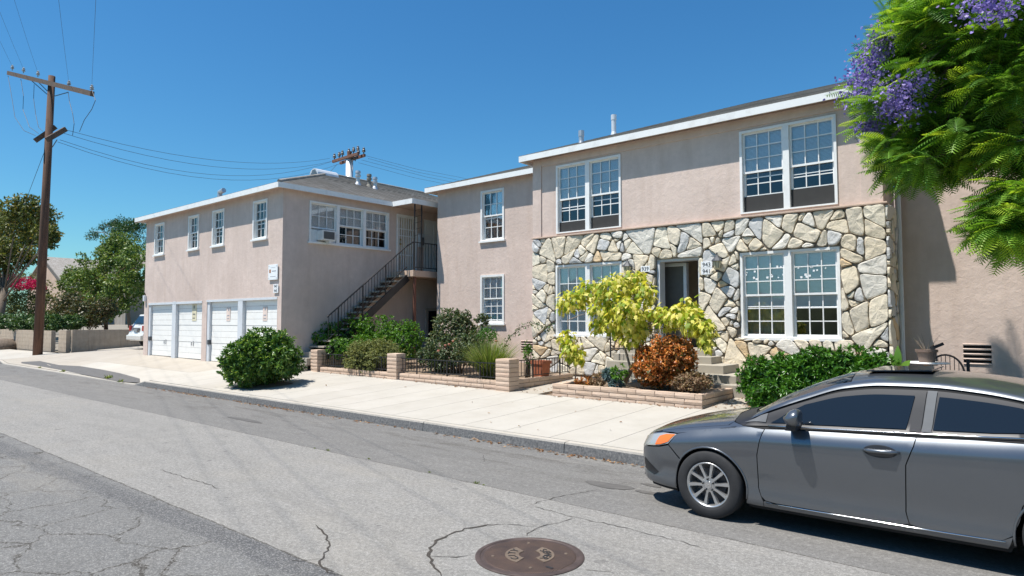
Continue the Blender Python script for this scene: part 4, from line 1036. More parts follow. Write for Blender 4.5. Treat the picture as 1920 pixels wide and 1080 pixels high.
# lanterns and numbers
def lantern(x, z, label):
    y = MY-.10; t = thing('wall_lantern', (x, y, z), label, 'lamp', None)
    b = MB(); b.box((x-.05, y+.005, z-.16), (x+.05, y+.06, z+.12)); b.tube([(x, y+.02, z+.02), (x, y-.10, z+.05), (x, y-.14, z+.16)], .012, 6); b.build('bracket', M['iron'], t)
    b = MB(); b.lathe([(.035, -.17), (.075, -.13), (.105, .02), (.10, .03)], (x, y-.14, z-.05), 8); b.build('glass', M['lamp_glass'], t)
    b = MB(); b.lathe([(.135, -.03), (.11, .01), (.05, .07), (.035, .10), (.012, .12), (.02, .15), (.001, .18)], (x, y-.14, z+.01), 8); b.lathe([(.001, -.23), (.03, -.20), (.04, -.165)], (x, y-.14, z-.05), 8)
    for k in range(8):
        a = 2*math.pi*k/8; b.bar((x+.075*math.cos(a), y-.14+.075*math.sin(a), z-.18), (x+.104*math.cos(a), y-.14+.104*math.sin(a), z-.02), .009)
    b.build('cap', M['iron_grey'], t)
lantern(-5.96, 3.24, 'carriage style wall lantern beside the lower window on the stone front'); lantern(-8.28, 3.24, 'carriage style wall lantern above the yellow leaved tree')
number_plate('house_number', (-6.27, MY-.1, 3.24), ['943', '941'], .27, .155, 'white plates with black numbers 943 and 941 on the stone front', FR(MY), n=.085)
number_plate('house_number', (-7.86, MY-.1, 3.22), ['939'], .25, .15, 'white plate with black number 939 partly behind the yellow leaved tree', FR(MY), n=.085)
# downspout at the right end of the stone
b = MB(); b.tube([(MX1+.14, RY-.35, .6), (MX1+.14, RY-.35, 5.9), (MX1+.2, RY-.5, 6.35)], .045, 8); b.build('downspout', M['trim_grey'], apt)
# roofs
EZ = 6.555; FZ0, FZ1 = 6.39, 6.55
rb = MB(); f0, D_ = MY-.32, 5.2; l0 = MX0-.27; r1 = RX1+.3; pt = .365
rzz = EZ+pt*D_
roof_slope(rb, (l0, f0, EZ), (MX1+.30, f0, EZ), (l0+D_, f0+D_, rzz), (MX1+.30, f0+D_, rzz), 34)
roof_slope(rb, (l0, f0+2*D_, EZ), (l0, f0, EZ), (l0+D_, f0+D_, rzz), (l0+D_, f0+D_, rzz), 30)
roof_slope(rb, (MX1+.30, RY-.25, EZ), (r1, RY-.25, EZ), (MX1+.30, f0+D_, EZ+pt*(f0+D_-RY+.25)), (r1, f0+D_, EZ+pt*(f0+D_-RY+.25)), 28)
rb.add([(MX1+.30, f0, EZ), (MX1+.30, RY-.25, EZ), (MX1+.30, f0+D_, EZ+pt*(f0+D_-RY+.25)), (MX1+.30, f0+D_, rzz)], [(0, 1, 2, 3)])
rb.add([(l0, f0+2*D_, EZ), (r1, f0+2*D_, EZ), (r1, f0+D_, rzz), (l0+D_, f0+D_, rzz)], [(0, 1, 2, 3)])
w0, wl0 = WY-.32, WX0-.32; pw = .34; Dw = 5.2
roof_slope(rb, (wl0, w0, EZ), (MX0+.2, w0, EZ), (wl0+Dw, w0+Dw, EZ+pw*Dw), (MX0+.2, w0+Dw, EZ+pw*Dw), 34)
roof_slope(rb, (wl0, w0+2*Dw, EZ), (wl0, w0, EZ), (wl0+Dw, w0+Dw, EZ+pw*Dw), (wl0+Dw, w0+Dw, EZ+pw*Dw), 30)
aroof = rb.build('roof', M['shingle'], apt)
fb = MB(); e = MX1+.30
fascia(fb, (l0, f0), (e, f0), FZ0, FZ1); fascia(fb, (l0, f0+.016), (l0, WY+.3), FZ0, FZ1); fascia(fb, (e, f0+.016), (e, RY-.26), FZ0, FZ1); fascia(fb, (e+.02, RY-.25), (r1, RY-.25), FZ0, FZ1)
fascia(fb, (wl0, w0), (MX0+.0, w0), FZ0, FZ1); fascia(fb, (wl0, w0+.016), (wl0, 26), FZ0, FZ1); fb.build('fascia', M['white_paint'], apt)
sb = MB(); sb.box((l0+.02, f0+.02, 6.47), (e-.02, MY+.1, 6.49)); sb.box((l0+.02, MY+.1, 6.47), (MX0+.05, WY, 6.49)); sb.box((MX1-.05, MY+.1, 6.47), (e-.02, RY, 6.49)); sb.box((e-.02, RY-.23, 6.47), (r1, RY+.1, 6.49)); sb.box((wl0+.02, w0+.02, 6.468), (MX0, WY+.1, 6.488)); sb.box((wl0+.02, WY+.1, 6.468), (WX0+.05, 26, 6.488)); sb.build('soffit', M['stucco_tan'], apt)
for (px_, py_, h, r_, mt) in ((1151, 250, .42, .075, 'steel_white'), (1090, 268, .18, .07, 'galv')):
    d = ray(px_, py_); tt = (EZ-pt*f0-CAM_H)/(d.z-pt*d.y)
    if tt < 0 or (d*tt).y > f0+D_: tt = (f0+2.2)/d.y
    q = Vector((0, 0, CAM_H))+d*tt; zz = EZ+pt*(q.y-f0)
    b = MB(); b.lathe([(r_*1.5, -.1), (r_, .05), (r_, h), (r_*1.15, h), (r_*1.15, h+.16), (.001, h+.16)], (q.x, q.y, zz), 12); o = b.build('vent_pipe', M[mt], aroof)
# ================================================================== PLANTERS AND FENCES
_bk = {}
def block(parent, x0, x1, y0, y1, z0, z1):
    """slump block; alike sizes share a mesh"""
    k = (round(x1-x0, 2), round(y1-y0, 2), round(z1-z0, 3))
    if k not in _bk:
        rr = random.Random(hash(k)); bm = bmesh.new(); bmesh.ops.create_cube(bm, size=1.0)
        bmesh.ops.subdivide_edges(bm, edges=bm.edges[:], cuts=1, use_grid_fill=True)
        for v in bm.verts:
            bul = .007 if abs(v.co.z) < .2 else 0
            sx = 1 if v.co.x > .2 else -1 if v.co.x < -.2 else 0; sy = 1 if v.co.y > .2 else -1 if v.co.y < -.2 else 0
            v.co.x = v.co.x*(k[0]-.012)+(sx*bul if k[1] > k[0] else 0)+rr.uniform(-.003, .003); v.co.y = v.co.y*(k[1]-.012)+(sy*bul if k[0] >= k[1] else 0)+rr.uniform(-.003, .003); v.co.z = v.co.z*(k[2]-.013)+rr.uniform(-.002, .002)
        me = bpy.data.meshes.new('block'); bm.to_mesh(me); bm.free(); me.materials.append(M['slump_block']); _bk[k] = me
    o = link('block', _bk[k], parent, ((x0+x1)/2, (y0+y1)/2, (z0+z1)/2)); o.rotation_euler = (0, 0, random.uniform(-.006, .006)); return o
def block_run(parent, p, q, zs, L=.41, th=.15):
    p = Vector(p); q = Vector(q); alongx = abs(q.x-p.x) > abs(q.y-p.y); T = (q-p).length
    for ci, (z0, z1) in enumerate(zs):
        s = -(L/2 if ci % 2 else 0)
        while s < T-.02:
            a, c = max(s, 0), min(s+L, T)
            if c-a > .05:
                if alongx: block(parent, p.x+a, p.x+c, p.y, p.y+th, z0, z1)
                else: block(parent, p.x, p.x+th, p.y+a, p.y+c, z0, z1)
            s += L
    b = MB(); lo, hi = zs[0][0], zs[-1][1]
    if alongx: b.box((p.x+.01, p.y+.016, lo-.15), (q.x-.01, p.y+th-.016, hi-.008))
    else: b.box((p.x+.016, p.y+.01, lo-.15), (p.x+th-.016, q.y-.01, hi-.008))
    b.build('mortar_core', M['block_mortar'], parent)
def pillar(parent, x, y, w, d, z0, n, h=.1025):
    for k in range(n): block(parent, x, x+w, y, y+d, z0+k*h, z0+(k+1)*h)
    b = MB(); b.box((x+.014, y+.014, z0-.1), (x+w-.014, y+d-.014, z0+n*h-.012)); b.build('mortar_core', M['block_mortar'], parent)
zs3 = [(.165+.102*k, .165+.102*(k+1)) for k in range(3)]
PYF = 11.5
pl1 = thing('planter_wall', (-14, PYF, .2), 'long low tan block planter wall with three block pillars along the pavement', 'planter')
pillar(pl1, -17.66, PYF-.08, .36, .32, .165, 8); pillar(pl1, -14.02, PYF-.08, .40, .32, .165, 8); pillar(pl1, -10.08, PYF-.10, .42, .36, .165, 8)
block_run(pl1, (-17.30, PYF, 0), (-14.02, PYF, 0), zs3); block_run(pl1, (-13.62, PYF, 0), (-10.08, PYF, 0), zs3)
block_run(pl1, (-9.84, PYF+.26, 0), (-9.84, 14.0, 0), [(.20+.102*k, .20+.102*(k+1)) for k in range(3)])
block_run(pl1, (-17.60, PYF+.24, 0), (-17.60, 12.9, 0), [(.165+.1025*k, .165+.1025*(k+1)) for k in range(7)])
pl2 = thing('planter_box', (-6.8, PYF, .2), 'tan block planter box holding the yellow leaved tree and copper bush', 'planter')
zp = [(.19+.105*k, .19+.105*(k+1)) for k in range(3)]
block_run(pl2, (-8.52, PYF, 0), (-5.10, PYF, 0), zp); block_run(pl2, (-5.25, PYF+.15, 0), (-5.25, 13.15, 0), zp); block_run(pl2, (-8.52, PYF+.15, 0), (-8.52, 13.15, 0), zp)
b = MB(); b.add([(-8.4, PYF+.1, .43), (-5.2, PYF+.1, .43), (-5.2, 13.2, .50), (-8.4, 13.2, .50)], [(0, 1, 2, 3)]); b.build('soil_fill', M['soil'], pl2)
def iron_fence(p, q, z0, z1, label, mat='iron', rails=True):
    p = Vector(p); q = Vector(q); t = thing('planter_fence', (p+q)/2+Vector((0, 0, z0)), label, 'fence'); L_ = (q-p).length; n = int(L_/.115)
    b = MB(); up = Vector((0, 0, 1))
    b.bar(p+up*z1, q+up*z1, .035, .022); b.bar(p+up*(z0+.03), q+up*(z0+.03), .03, .018); b.build('rail', M[mat], t)
    for i in range(n+1):
        c = p.lerp(q, (i+.5)/(n+1)); post = i % 10 == 5
        b = MB(); b.bar(c+up*(z0-(.06 if post else 0)+.02), c+up*z1, .028 if post else .013); b.build('bar', M[mat], t)
    return t
iron_fence((-17.28, PYF+.075, 0), (-14.04, PYF+.075, 0), .50, .86, 'low black iron fence beside the clipped round grey green shrub')
iron_fence((-13.60, PYF+.075, 0), (-10.10, PYF+.075, 0), .50, .86, 'low black iron fence in front of the fountain grass')
iron_fence((-9.765, PYF+.30, 0), (-9.765, 13.9, 0), .53, .93, 'low black iron fence beside the terracotta pot running back to the house')

# ================================================================== GARDEN PLANTS
def DP(p): return (Vector(p)-Vector((0, 0, CAM_H))).dot(_f)
def PB(cx, cy, Y, rx, ry, dy=1.0):
    c = PY(cx, cy, Y); k = DP(c)/_F; return (tuple(c), (rx*k, rx*k*dy, ry*k))
bc = (-16.15, 9.02)
shrub('kerb_bush', (bc[0], bc[1], gz(*bc)), 'dense rounded green bush growing from a soil square near the kerb', 'bush',
      [((bc[0], bc[1], .90), (1.12, 1.0, .60)), ((bc[0]-.15, bc[1], .66), (1.08, .95, .44)), ((bc[0]+.35, bc[1], 1.15), (.62, .6, .45))], 30000, 'leaf_bush', (.08, .14), .36, 9, T_LEAF6, sub=34, subr=.20, seed=1, spread=.75)
b = MB(); V = []
for i in range(20):
    a = 2*math.pi*i/20; k = 1/max(abs(math.cos(a)), abs(math.sin(a))); V.append((bc[0]+.62*k*math.cos(a), bc[1]+.02+.62*k*math.sin(a), 0))
V = [(x, y, gz(x, y)+.008) for x, y, _ in V]; b.add(V+[(bc[0], bc[1], gz(*bc)+.04)], [(i, (i+1) % 20, 20) for i in range(20)]); tag(b.build('tree_well_soil', M['soil']), kind='structure')
shrub('garden_shrub', (-16.6, 12.9, .35), 'bright green leafy shrubs spreading in front of the outside stair', 'bush',
      [PB(612, 638, 12.4, 36, 34), PB(660, 625, 12.9, 48, 34), PB(712, 625, 13.3, 48, 36), PB(762, 640, 13.2, 34, 40), PB(690, 655, 12.9, 80, 26)], 26000, 'leaf_garden', (.05, .10), .5, 7, T_LEAF, sub=26, subr=.20, seed=2)
shrub('clipped_shrub', (-14.9, 12.0, .35), 'clipped round grey green shrub bulging through the iron fence', 'bush',
      [PB(707, 667, 12.05, 56, 36), PB(690, 672, 11.9, 44, 32)], 24000, 'leaf_juniper', (.045, .08), .32, 10, T_LEAF, sub=60, subr=.13, seed=3, spread=.7)
rose = shrub('rose_bush', (-12.9, 13.1, .35), 'tall straggly rose bush with dusty leaves and a few faded pink blooms', 'bush',
      [PB(848, 618, 13.3, 42, 38), PB(835, 660, 12.9, 42, 38), PB(880, 655, 12.7, 36, 36), PB(866, 600, 13.4, 20, 24), PB(905, 600, 13.4, 14, 10), PB(812, 668, 12.8, 26, 26)], 15000, 'leaf_rose', (.045, .09), .6, 5, T_LEAF6, sub=20, subr=.20, seed=4, nstem=14)
rr = random.Random(9)
for (a, c) in ((842, 646), (822, 658), (850, 640), (930, 640), (835, 648)):
    q = PY(a, c, 12.25); b = MB(); b.lathe([(.002, -.025), (.025, -.012), (.036, .012), (.028, .028), (.012, .018)], q, 9); b.build('bloom', M['petal_pink'], rose, smooth=True)
shrub('box_ball', (-13.9, 15.2, .5), 'small clipped bright green hedge ball under the wing window', 'bush', [PB(905, 628, 15.2, 36, 18), PB(890, 634, 15.1, 26, 16)], 9000, 'leaf_hedge', (.03, .055), .45, 8, T_LEAF, sub=50, subr=.12, seed=5)
def grass_clump(name, base, label, n, Lr, spread, mat, w=.012, seg=5, cat='grass'):
    t = thing(name, base, label, cat); V = []; Fq = []
    rr = np.random.default_rng(5)
    for i in range(n):
        a = rr.uniform(0, 2*math.pi); L_ = rr.uniform(*Lr); out = rr.uniform(.12, 1.0)**.8*spread; d = np.array([math.cos(a), math.sin(a), 0]); sd = np.array([-d[1], d[0], 0])
        r0 = rr.uniform(0, .16); b0 = len(V); bend = rr.uniform(.55, 1.25)
        for k in range(seg+1):
            s = k/seg; p = d*(r0+out*L_*s**1.25)+np.array([0, 0, L_*(1.0*s-.5*bend*out*s**2.2)]); ww = w*(1-s**2)*rr.uniform(.9, 1.1)+.0006
            V += [p-sd*ww/2, p+sd*ww/2]
        Fq += [(b0+2*k, b0+2*k+1, b0+2*k+3, b0+2*k+2) for k in range(seg)]
    link('blades', mesh_np('blades', V, Fq, M[mat]), t, base); return t
gb = PY(918, 708, 12.05); grass_clump('fountain_grass', (gb.x, gb.y, .33), 'large fountain grass with long arching green blades behind the fence', 1500, (.65, 1.35), .78, 'leaf_blade', .016, 6, 'grass clump')
# arching rose cane in front of the wing wall
t = thing('rose_cane', (-11.9, 14.2, .6), 'single arching rose cane with small leaves in front of the wall vent', 'plant')
cane = [PY(945, 652, 13.6), PY(955, 632, 13.6), PY(975, 615, 13.6), PY(1000, 607, 13.6), PY(1022, 612, 13.6), PY(1035, 620, 13.6)]
limbs('cane', M['bark'], t, [([PY(938, 690, 13.6)]+cane, .012, .004)])
P = np.array([list(cane[i].lerp(cane[i+1], rr.random())) for i in [rr.choice(range(5)) for _ in range(170)]])+rng.normal(size=(170, 3))*.055
link('leaves', leaf_mesh('leaves', P-np.array(t.location), unit(170), unit(170)+np.array([0, 0, 1]), rng.uniform(.05, .09, 170), rng.uniform(.03, .05, 170), T_LEAF6, M['leaf_ivy']), t, t.location)
# terracotta pot and its sprig
q = PY(1014, 706, 12.9); t = thing('terracotta_pot', (q.x, q.y, .40), 'square terracotta pot behind the iron fence by the stone wall', 'pot')
b = MB(); hw = .17
for (z, w2) in ((.0, hw*.8), (.40, hw), (.40, hw*1.12), (.48, hw*1.12), (.48, hw*.9), (.42, hw*.88)): b.v += [(q.x+sx*w2, q.y+sy*w2, .40+z) for sx, sy in ((-1, -1), (1, -1), (1, 1), (-1, 1))]
for r_ in range(5):
    for k in range(4): b.f.append((r_*4+k, r_*4+(k+1) % 4, (r_+1)*4+(k+1) % 4, (r_+1)*4+k)); b.mi.append(0)
b.f.append((20, 21, 22, 23)); b.mi.append(0); b.build('pot_body', M['terracotta'], t)
shrub('young_plant', (PY(990, 690, 13.1).x, 13.1, .45), 'thin young plant with upright stems beside the terracotta pot', 'plant', [PB(990, 668, 13.1, 9, 22), PB(988, 655, 13.1, 6, 16)], 360, 'leaf_garden', (.05, .10), .35, 5, T_LEAF, seed=6)
# yellow leaved tree
ty = thing('yellow_tree', (-7.25, 12.2, .45), 'small multi stemmed tree with drooping yellow green leaves in the block planter', 'tree')
ycl = [(1075, 560, 30, 20, 12.3), (1105, 545, 32, 22, 12.5), (1150, 540, 36, 26, 12.2), (1185, 525, 34, 22, 12.6), (1205, 548, 24, 24, 12.4), (1130, 580, 26, 24, 12.1), (1175, 585, 34, 32, 12.0), (1200, 600, 26, 30, 12.3), (1150, 612, 28, 18, 12.2), (1185, 632, 26, 16, 12.1), (1120, 606, 16, 16, 12.3),
       (1235, 585, 26, 14, 12.4), (1265, 590, 28, 20, 12.2), (1290, 572, 22, 16, 12.6), (1300, 600, 26, 26, 12.0), (1322, 618, 18, 26, 11.9), (1325, 640, 14, 16, 11.9), (1250, 604, 22, 14, 12.3), (1055, 572, 14, 14, 12.3)]
def leaf_crown(name, par, cl, per_px, L, wr, mat, tmpl, droop=1.0, seed=0):
    PP = []; NN = []
    for (cx, cy, rx_, ry_, Y) in cl:
        c, r3 = PB(cx, cy, Y, rx_, ry_); n = int(per_px*rx_*ry_); u = unit(n); k = rng.uniform(.25, 1.0, n)**.5; PP.append(np.array(c)+u*np.array(r3)*k[:, None]); NN.append(u)
    P = np.concatenate(PP); N = np.concatenate(NN); n = len(P)
    D = N*.55+unit(n)*.55; D[:, 2] -= droop*rng.uniform(.5, 1.4, n)
    l = rng.uniform(*L, n); base = np.array(wloc(par))
    return link(name, leaf_mesh(name, P-base, D, N+np.array([0, -.2, .9])+unit(n)*.4, l, l*wr*rng.uniform(.85, 1.15, n), tmpl, M[mat]), par, wloc(par))
leaf_crown('crown', ty, ycl, .27, (.11, .19), .62, 'leaf_yellow', T_LOBED)
tb = Vector((-7.25, 12.2, .45)); segs = []
trk = [tb, PY(1182, 690, 12.2), PY(1168, 640, 12.2), PY(1158, 600, 12.2)]
segs.append((trk, .035, .018)); trk2 = [tb+Vector((.05, .05, 0)), PY(1192, 680, 12.25), PY(1195, 620, 12.3), PY(1190, 560, 12.4), PY(1185, 525, 12.5)]; segs.append((trk2, .04, .014))
for e_ in ycl: segs.append(([Vector(trk[3]).lerp(trk2[2], .5) if e_[0] < 1230 else trk2[2], PY((e_[0]+1190)/2, (e_[1]+600)/2+6, 12.25), PY(e_[0], e_[1], e_[4])], .014, .005))
limbs('trunk', M['bark_pale'], ty, segs)
ty2 = thing('yellow_sapling', (PY(1078, 725, 11.9).x, 11.9, .45), 'thin yellow leaved sapling at the corner of the block planter', 'tree')
leaf_crown('crown', ty2, [(1062, 632, 16, 16, 11.9), (1072, 655, 22, 20, 11.9), (1085, 668, 16, 14, 11.9), (1066, 645, 18, 14, 11.9)], .30, (.10, .17), .62, 'leaf_yellow', T_LOBED)
limbs('stem', M['bark_pale'], ty2, [([Vector(ty2.location), PY(1080, 690, 11.9), PY(1076, 660, 11.9), PY(1066, 630, 11.9), PY(1064, 590, 11.9)], .018, .006), ([PY(1066, 600, 11.9), PY(1085, 592, 11.9), PY(1098, 588, 11.9)], .012, .006)])
shrub('copper_bush', (PY(1250, 728, 12.3).x, 12.3, .45), 'rounded bush with glossy copper orange leaves in the block planter', 'bush', [PB(1245, 680, 12.3, 58, 46), PB(1262, 665, 12.2, 46, 34), PB(1222, 695, 12.2, 36, 32)], 17000, 'leaf_copper', (.045, .085), .55, 7, T_LEAF6, sub=34, subr=.16, seed=8)
shrub('dry_shrub', (PY(1302, 735, 11.9).x, 11.9, .45), 'low half dry brown shrub at the corner of the block planter', 'bush', [PB(1302, 716, 11.9, 34, 16), PB(1285, 720, 11.85, 22, 14)], 5000, 'leaf_dry', (.035, .07), .5, 5, T_LEAF, sub=26, subr=.10, seed=9)
for i, (a, c, rx_, ry_, mt, lab) in enumerate([(1160, 700, 14, 16, 'leaf_garden', 'green upright succulent clump at the planter edge'), (1155, 720, 13, 9, 'leaf_blue', 'blue grey rosette succulent low in the planter'), (1095, 716, 16, 8, 'leaf_copper', 'small red brown leafy plant by the white stones in the planter'), (1122, 712, 16, 10, 'leaf_dry', 'dry brown low plant between the sapling and the succulents'), (1140, 702, 10, 10, 'leaf_blue', 'small dusty blue green succulent beside the taller green one')]):
    shrub('succulent' if 'succulent' in lab else 'low_plant', (PY(a, c, 11.85).x, 11.85, .44), lab, 'plant', [PB(a, c, 11.85, rx_, ry_)], 420, mt, (.05, .10), .38, 8, T_LEAF, stem=False, seed=20+i, spread=.6)
# glossy hedge by the entry path
hb_ = [PB(1420, 708, 12.4, 36, 36), PB(1470, 700, 12.5, 44, 46), PB(1530, 694, 12.5, 44, 46), PB(1590, 692, 12.5, 44, 44), PB(1640, 695, 12.4, 38, 40), PB(1425, 735, 12.2, 34, 28), PB(1500, 735, 12.2, 60, 32), PB(1590, 735, 12.2, 60, 32)]
shrub('entry_hedge', (-3.3, 12.4, .3), 'dense glossy dark green hedge bush beside the entry path', 'bush', hb_, 36000, 'leaf_hedge', (.06, .105), .38, 9, T_LEAF6, sub=40, subr=.14, seed=12, spread=.7)
t = thing('broad_leaf_plant', (PY(1684, 690, 12.9).x, 12.9, .5), 'broad pale green leaves standing at the end of the hedge', 'plant'); V = []; Fq = []
for (a, c, a2, c2, w) in ((1684, 690, 1682, 648, .06), (1690, 690, 1706, 676, .05), (1680, 690, 1668, 662, .05)):
    p, q = PY(a, c, 12.7), PY(a2, c2, 12.7); d = q-p; sd = Vector((d.z, 0, -d.x)).normalized(); b0 = len(V)
    for k in range(7):
        s = k/6; ww = w*math.sin(math.pi*min(.98, .12+s*.86)); m_ = p.lerp(q, s)+Vector((0, .06*s*s, 0)); V += [m_-sd*ww-t.location, m_+sd*ww-t.location]
    Fq += [(b0+2*k, b0+2*k+1, b0+2*k+3, b0+2*k+2) for k in range(6)]
link('leaf_blades', mesh_np('leaf_blades', [tuple(v) for v in V], Fq, M['leaf_garden'], True), t, t.location)
# weeds in seams
def weed(px_, py_, z, s, lab, grp=None):
    p = Pz(px_, py_, z); t = thing('weed_tuft', (p.x, p.y, z), lab, 'weed', grp); n = 26; P = rng.normal(size=(n, 3))*np.array([s*.45, s*.3, 0]); P[:, 2] = .0
    D = unit(n)*.8+np.array([0, 0, .8]); l = rng.uniform(.4, 1.0, n)*s*1.3
    link('blades', leaf_mesh('blades', P, D, unit(n), l, l*.25, T_LEAF, M['weed']), t, t.location)
for a, c, s in ((805, 886, .022), (893, 907, .034), (906, 910, .018), (615, 845, .03), (692, 861, .022), (590, 841, .02)): weed(a, c, 0, s, 'small weed tuft growing in the long road seam', 'weeds in the road seam')
for a, c, s in ((204, 710, .14), (228, 716, .10), (118, 697, .10), (75, 690, .08)): weed(a, c, -.03, s, 'weed tuft growing along the dropped kerb of the driveway', 'weeds along the dropped kerb')
# leaf litter
n = 520; P = np.zeros((n, 3)); P[:, 0] = np.concatenate([rng.uniform(-20.5, -3.8, 320), rng.normal(-13.2, .9, 90), rng.normal(-5.6, .7, 60), rng.normal(-17.2, .6, 50)]); P[:, 1] = KY-.03-np.abs(rng.normal(0, .07, n)); P[:, 2] = -.055
extra = [(rng.uniform(-9.9, -8.4), rng.uniform(11.5, 13.4)) for _ in range(90)]+[(rng.uniform(-5.05, -4.4), rng.uniform(11.6, 13.1)) for _ in range(60)]+[(rng.uniform(-8.5, -5.2), 11.45-abs(rng.normal(0, .06))) for _ in range(60)]+[(rng.uniform(-16.8, -10.2), 11.45-abs(rng.normal(0, .05))) for _ in range(60)]
extra += [(rng.uniform(-20, 0), rng.uniform(8.2, 11.2)) for _ in range(26)]+[(rng.uniform(-8.3, -5.4), rng.uniform(11.7, 13.0)) for _ in range(160)]
E2 = np.array([(x, y, (gz(x, y) if not (-8.5 < x < -5.1 and y > 11.6) else .45)+.014) for x, y in extra]); P = np.concatenate([P, E2]); n = len(P)
tag(link('leaf_litter', leaf_mesh('leaf_litter', P, unit(n)*np.array([1, 1, .12]), np.array([0, 0, 1])+unit(n)*.35, rng.uniform(.03, .075, n), rng.uniform(.02, .045, n), T_LEAF6, M['leaf_litter'])), 'scattered dry brown fallen leaves along kerb and planters', 'leaves', kind='stuff')
# pot table by the right wall
q = PY(1738, 679, 14.3); t = thing('patio_table', (q.x, q.y, gz(q.x, q.y)), 'small round white patio table against the plain stucco wall', 'table'); zt = q.z
b = MB(); b.lathe([(.001, zt), (.36, zt), (.37, zt-.012), (.36, zt-.025), (.001, zt-.025)], (q.x, q.y, 0), 28); b.build('table_top', M['sign_white'], t)
b = MB(); b.lathe([(.05, gz(q.x, q.y)+.03), (.035, .8), (.05, zt-.02)], (q.x, q.y, 0), 12); b.lathe([(.22, gz(q.x, q.y)), (.20, gz(q.x, q.y)+.03), (.05, gz(q.x, q.y)+.05)], (q.x, q.y, 0), 16); b.build('pedestal', M['stucco_tan'], t)
t = thing('brown_pot', (q.x, q.y, zt), 'brown plastic flower pot with dead twigs standing on the patio table', 'pot')
b = MB(); b.lathe([(.001, 0), (.125, 0), (.165, .19), (.185, .19), (.185, .235), (.165, .235), (.155, .20), (.001, .20)], q, 24); b.build('pot_body', M['brown_pot'], t, smooth=False)
b = MB(); rr = random.Random(2)
for k in range(16):
    a = rr.uniform(0, 6.28); o = Vector((math.cos(a), math.sin(a), 0)); h = rr.uniform(.12, .34); b.tube([q+Vector((0, 0, .2))+o*.04, q+Vector((0, 0, .2+h*.6))+o*(.08+h*.2), q+Vector((0, 0, .2+h))+o*(.1+h*.45)], [.004, .003, .0015], 4)
b.build('dead_twigs', M['bark_pale'], t)
b = MB(); b.obox(q+Vector((.17, 0, .30)), (.10, 0, .05), (0, .012, 0), (-.012, 0, .024)); b.obox(q+Vector((.1, 0, .27)), (.03, 0, .02), (0, .03, 0), (-.02, 0, .03)); b.build('tool_head', M['ink'], t)
q = PY(1770, 700, 14.7); t = thing('patio_chair', (q.x, q.y, gz(q.x, q.y)), 'black patio chair half hidden behind the parked car', 'chair'); zg = gz(q.x, q.y)
b = MB(); b.lathe([(.001, zg+.43), (.25, zg+.44), (.27, zg+.41), (.001, zg+.40)], (q.x, q.y, 0), 20); b.build('seat', M['ink'], t)
for sx in (-1, 1):
    for sy in (-1, 1): b = MB(); b.tube([(q.x+sx*.2, q.y+sy*.2, zg+.42), (q.x+sx*.25, q.y+sy*.25, zg)], .014, 6); b.build('leg', M['ink'], t)
b = MB(); pts = [(q.x+.30*math.cos(a), q.y+.25+.05*math.sin(a), zg+.42+.38*math.sin(a)) for a in frange(0, math.pi, 14)]; b.tube(pts, .018, 6)
for k in range(1, 8): x = q.x-.28+.07*k; b.bar((x, q.y+.26, zg+.42), (x, q.y+.28, zg+.42+.38*math.sqrt(max(0, 1-((x-q.x)/.30)**2))), .012)
b.build('backrest', M['ink'], t)
b = MB(); b.bar((q.x+.37, q.y+.1, zg), (q.x+.37, q.y+.1, zg+.74), .05); b.build('arm_post', M['ink'], t)

# ================================================================== JACARANDA
def frond_template(npair=15):
    V = []; Fq = []
    def axis(s): return (s, 0, .10*s-.34*s*s)
    for i in range(npair+1):
        s = i/npair; a = axis(s); V += [(a[0], -.008, a[2]), (a[0], .008, a[2])]
    for i in range(npair): Fq.append((2*i, 2*i+2, 2*i+3, 2*i+1))
    for i in range(1, npair):
        s = (i+.5)/npair; ln = .34*math.sin(math.pi*(.16+.80*s))**.8+.04
        for sd in (-1, 1):
            i0 = 2*i+(0 if sd < 0 else 1); i1 = i0+2; a = axis(s); b0 = len(V)
            bx_, by_, bz_ = V[i0]; ex_, ey_, ez_2 = V[i1]; f_ = .55
            V.append((bx_+(ex_-bx_)*f_, by_, bz_+(ez_2-bz_)*f_)); V.append((a[0]+.085, sd*ln, a[2]-.30*ln)); V.append((a[0]+.035, sd*ln*.62, a[2]-.15*ln)); V.append((a[0]+.075, sd*ln*.62, a[2]-.15*ln))
            Fq.append((i0, b0, b0+3, b0+2)); Fq.append((b0+2, b0+3, b0+1, b0+1))
    return (np.array(V), Fq)
T_FROND = frond_template(13)
jac = thing('jacaranda_tree', (3.2, 12.2, .3), 'large jacaranda with feathery green fronds and purple blossom overhanging the building end', 'tree')
jb = Vector((3.2, 12.2, .2)); segs = [([jb, (3.1, 12.1, 1.6), (2.9, 12.2, 3.0), (2.7, 12.1, 4.2)], .20, .13)]
rj = random.Random(21); clusters = []
poly = [(1712, -60), (1690, 20), (1655, 62), (1640, 110), (1618, 150), (1605, 200), (1640, 262), (1660, 285), (1672, 318), (1700, 350), (1742, 345), (1775, 320), (1812, 312), (1850, 300), (1890, 288), (1960, 300), (1960, -60)]
poly2 = [(1845, 385), (1822, 412), (1838, 436), (1862, 452), (1905, 462), (1960, 450), (1960, 330), (1900, 340), (1870, 365)]
def inpoly(x, y, p):
    c = False; n = len(p)
    for i in range(n):
        (x0, y0), (x1, y1) = p[i], p[(i+1) % n]
        if (y0 > y) != (y1 > y) and x < (x1-x0)*(y-y0)/(y1-y0)+x0: c = not c
    return c
while len(clusters) < 380:
    x, y = rj.uniform(1600, 1960), rj.uniform(-60, 400)
    if inpoly(x, y, poly): clusters.append(PY(x, y, rj.uniform(9.6, 13.4)))
while len(clusters) < 430:
    x, y = rj.uniform(1800, 1960), rj.uniform(320, 500)
    if inpoly(x, y, poly2): clusters.append(PY(x, y, rj.uniform(9.4, 11.2)))
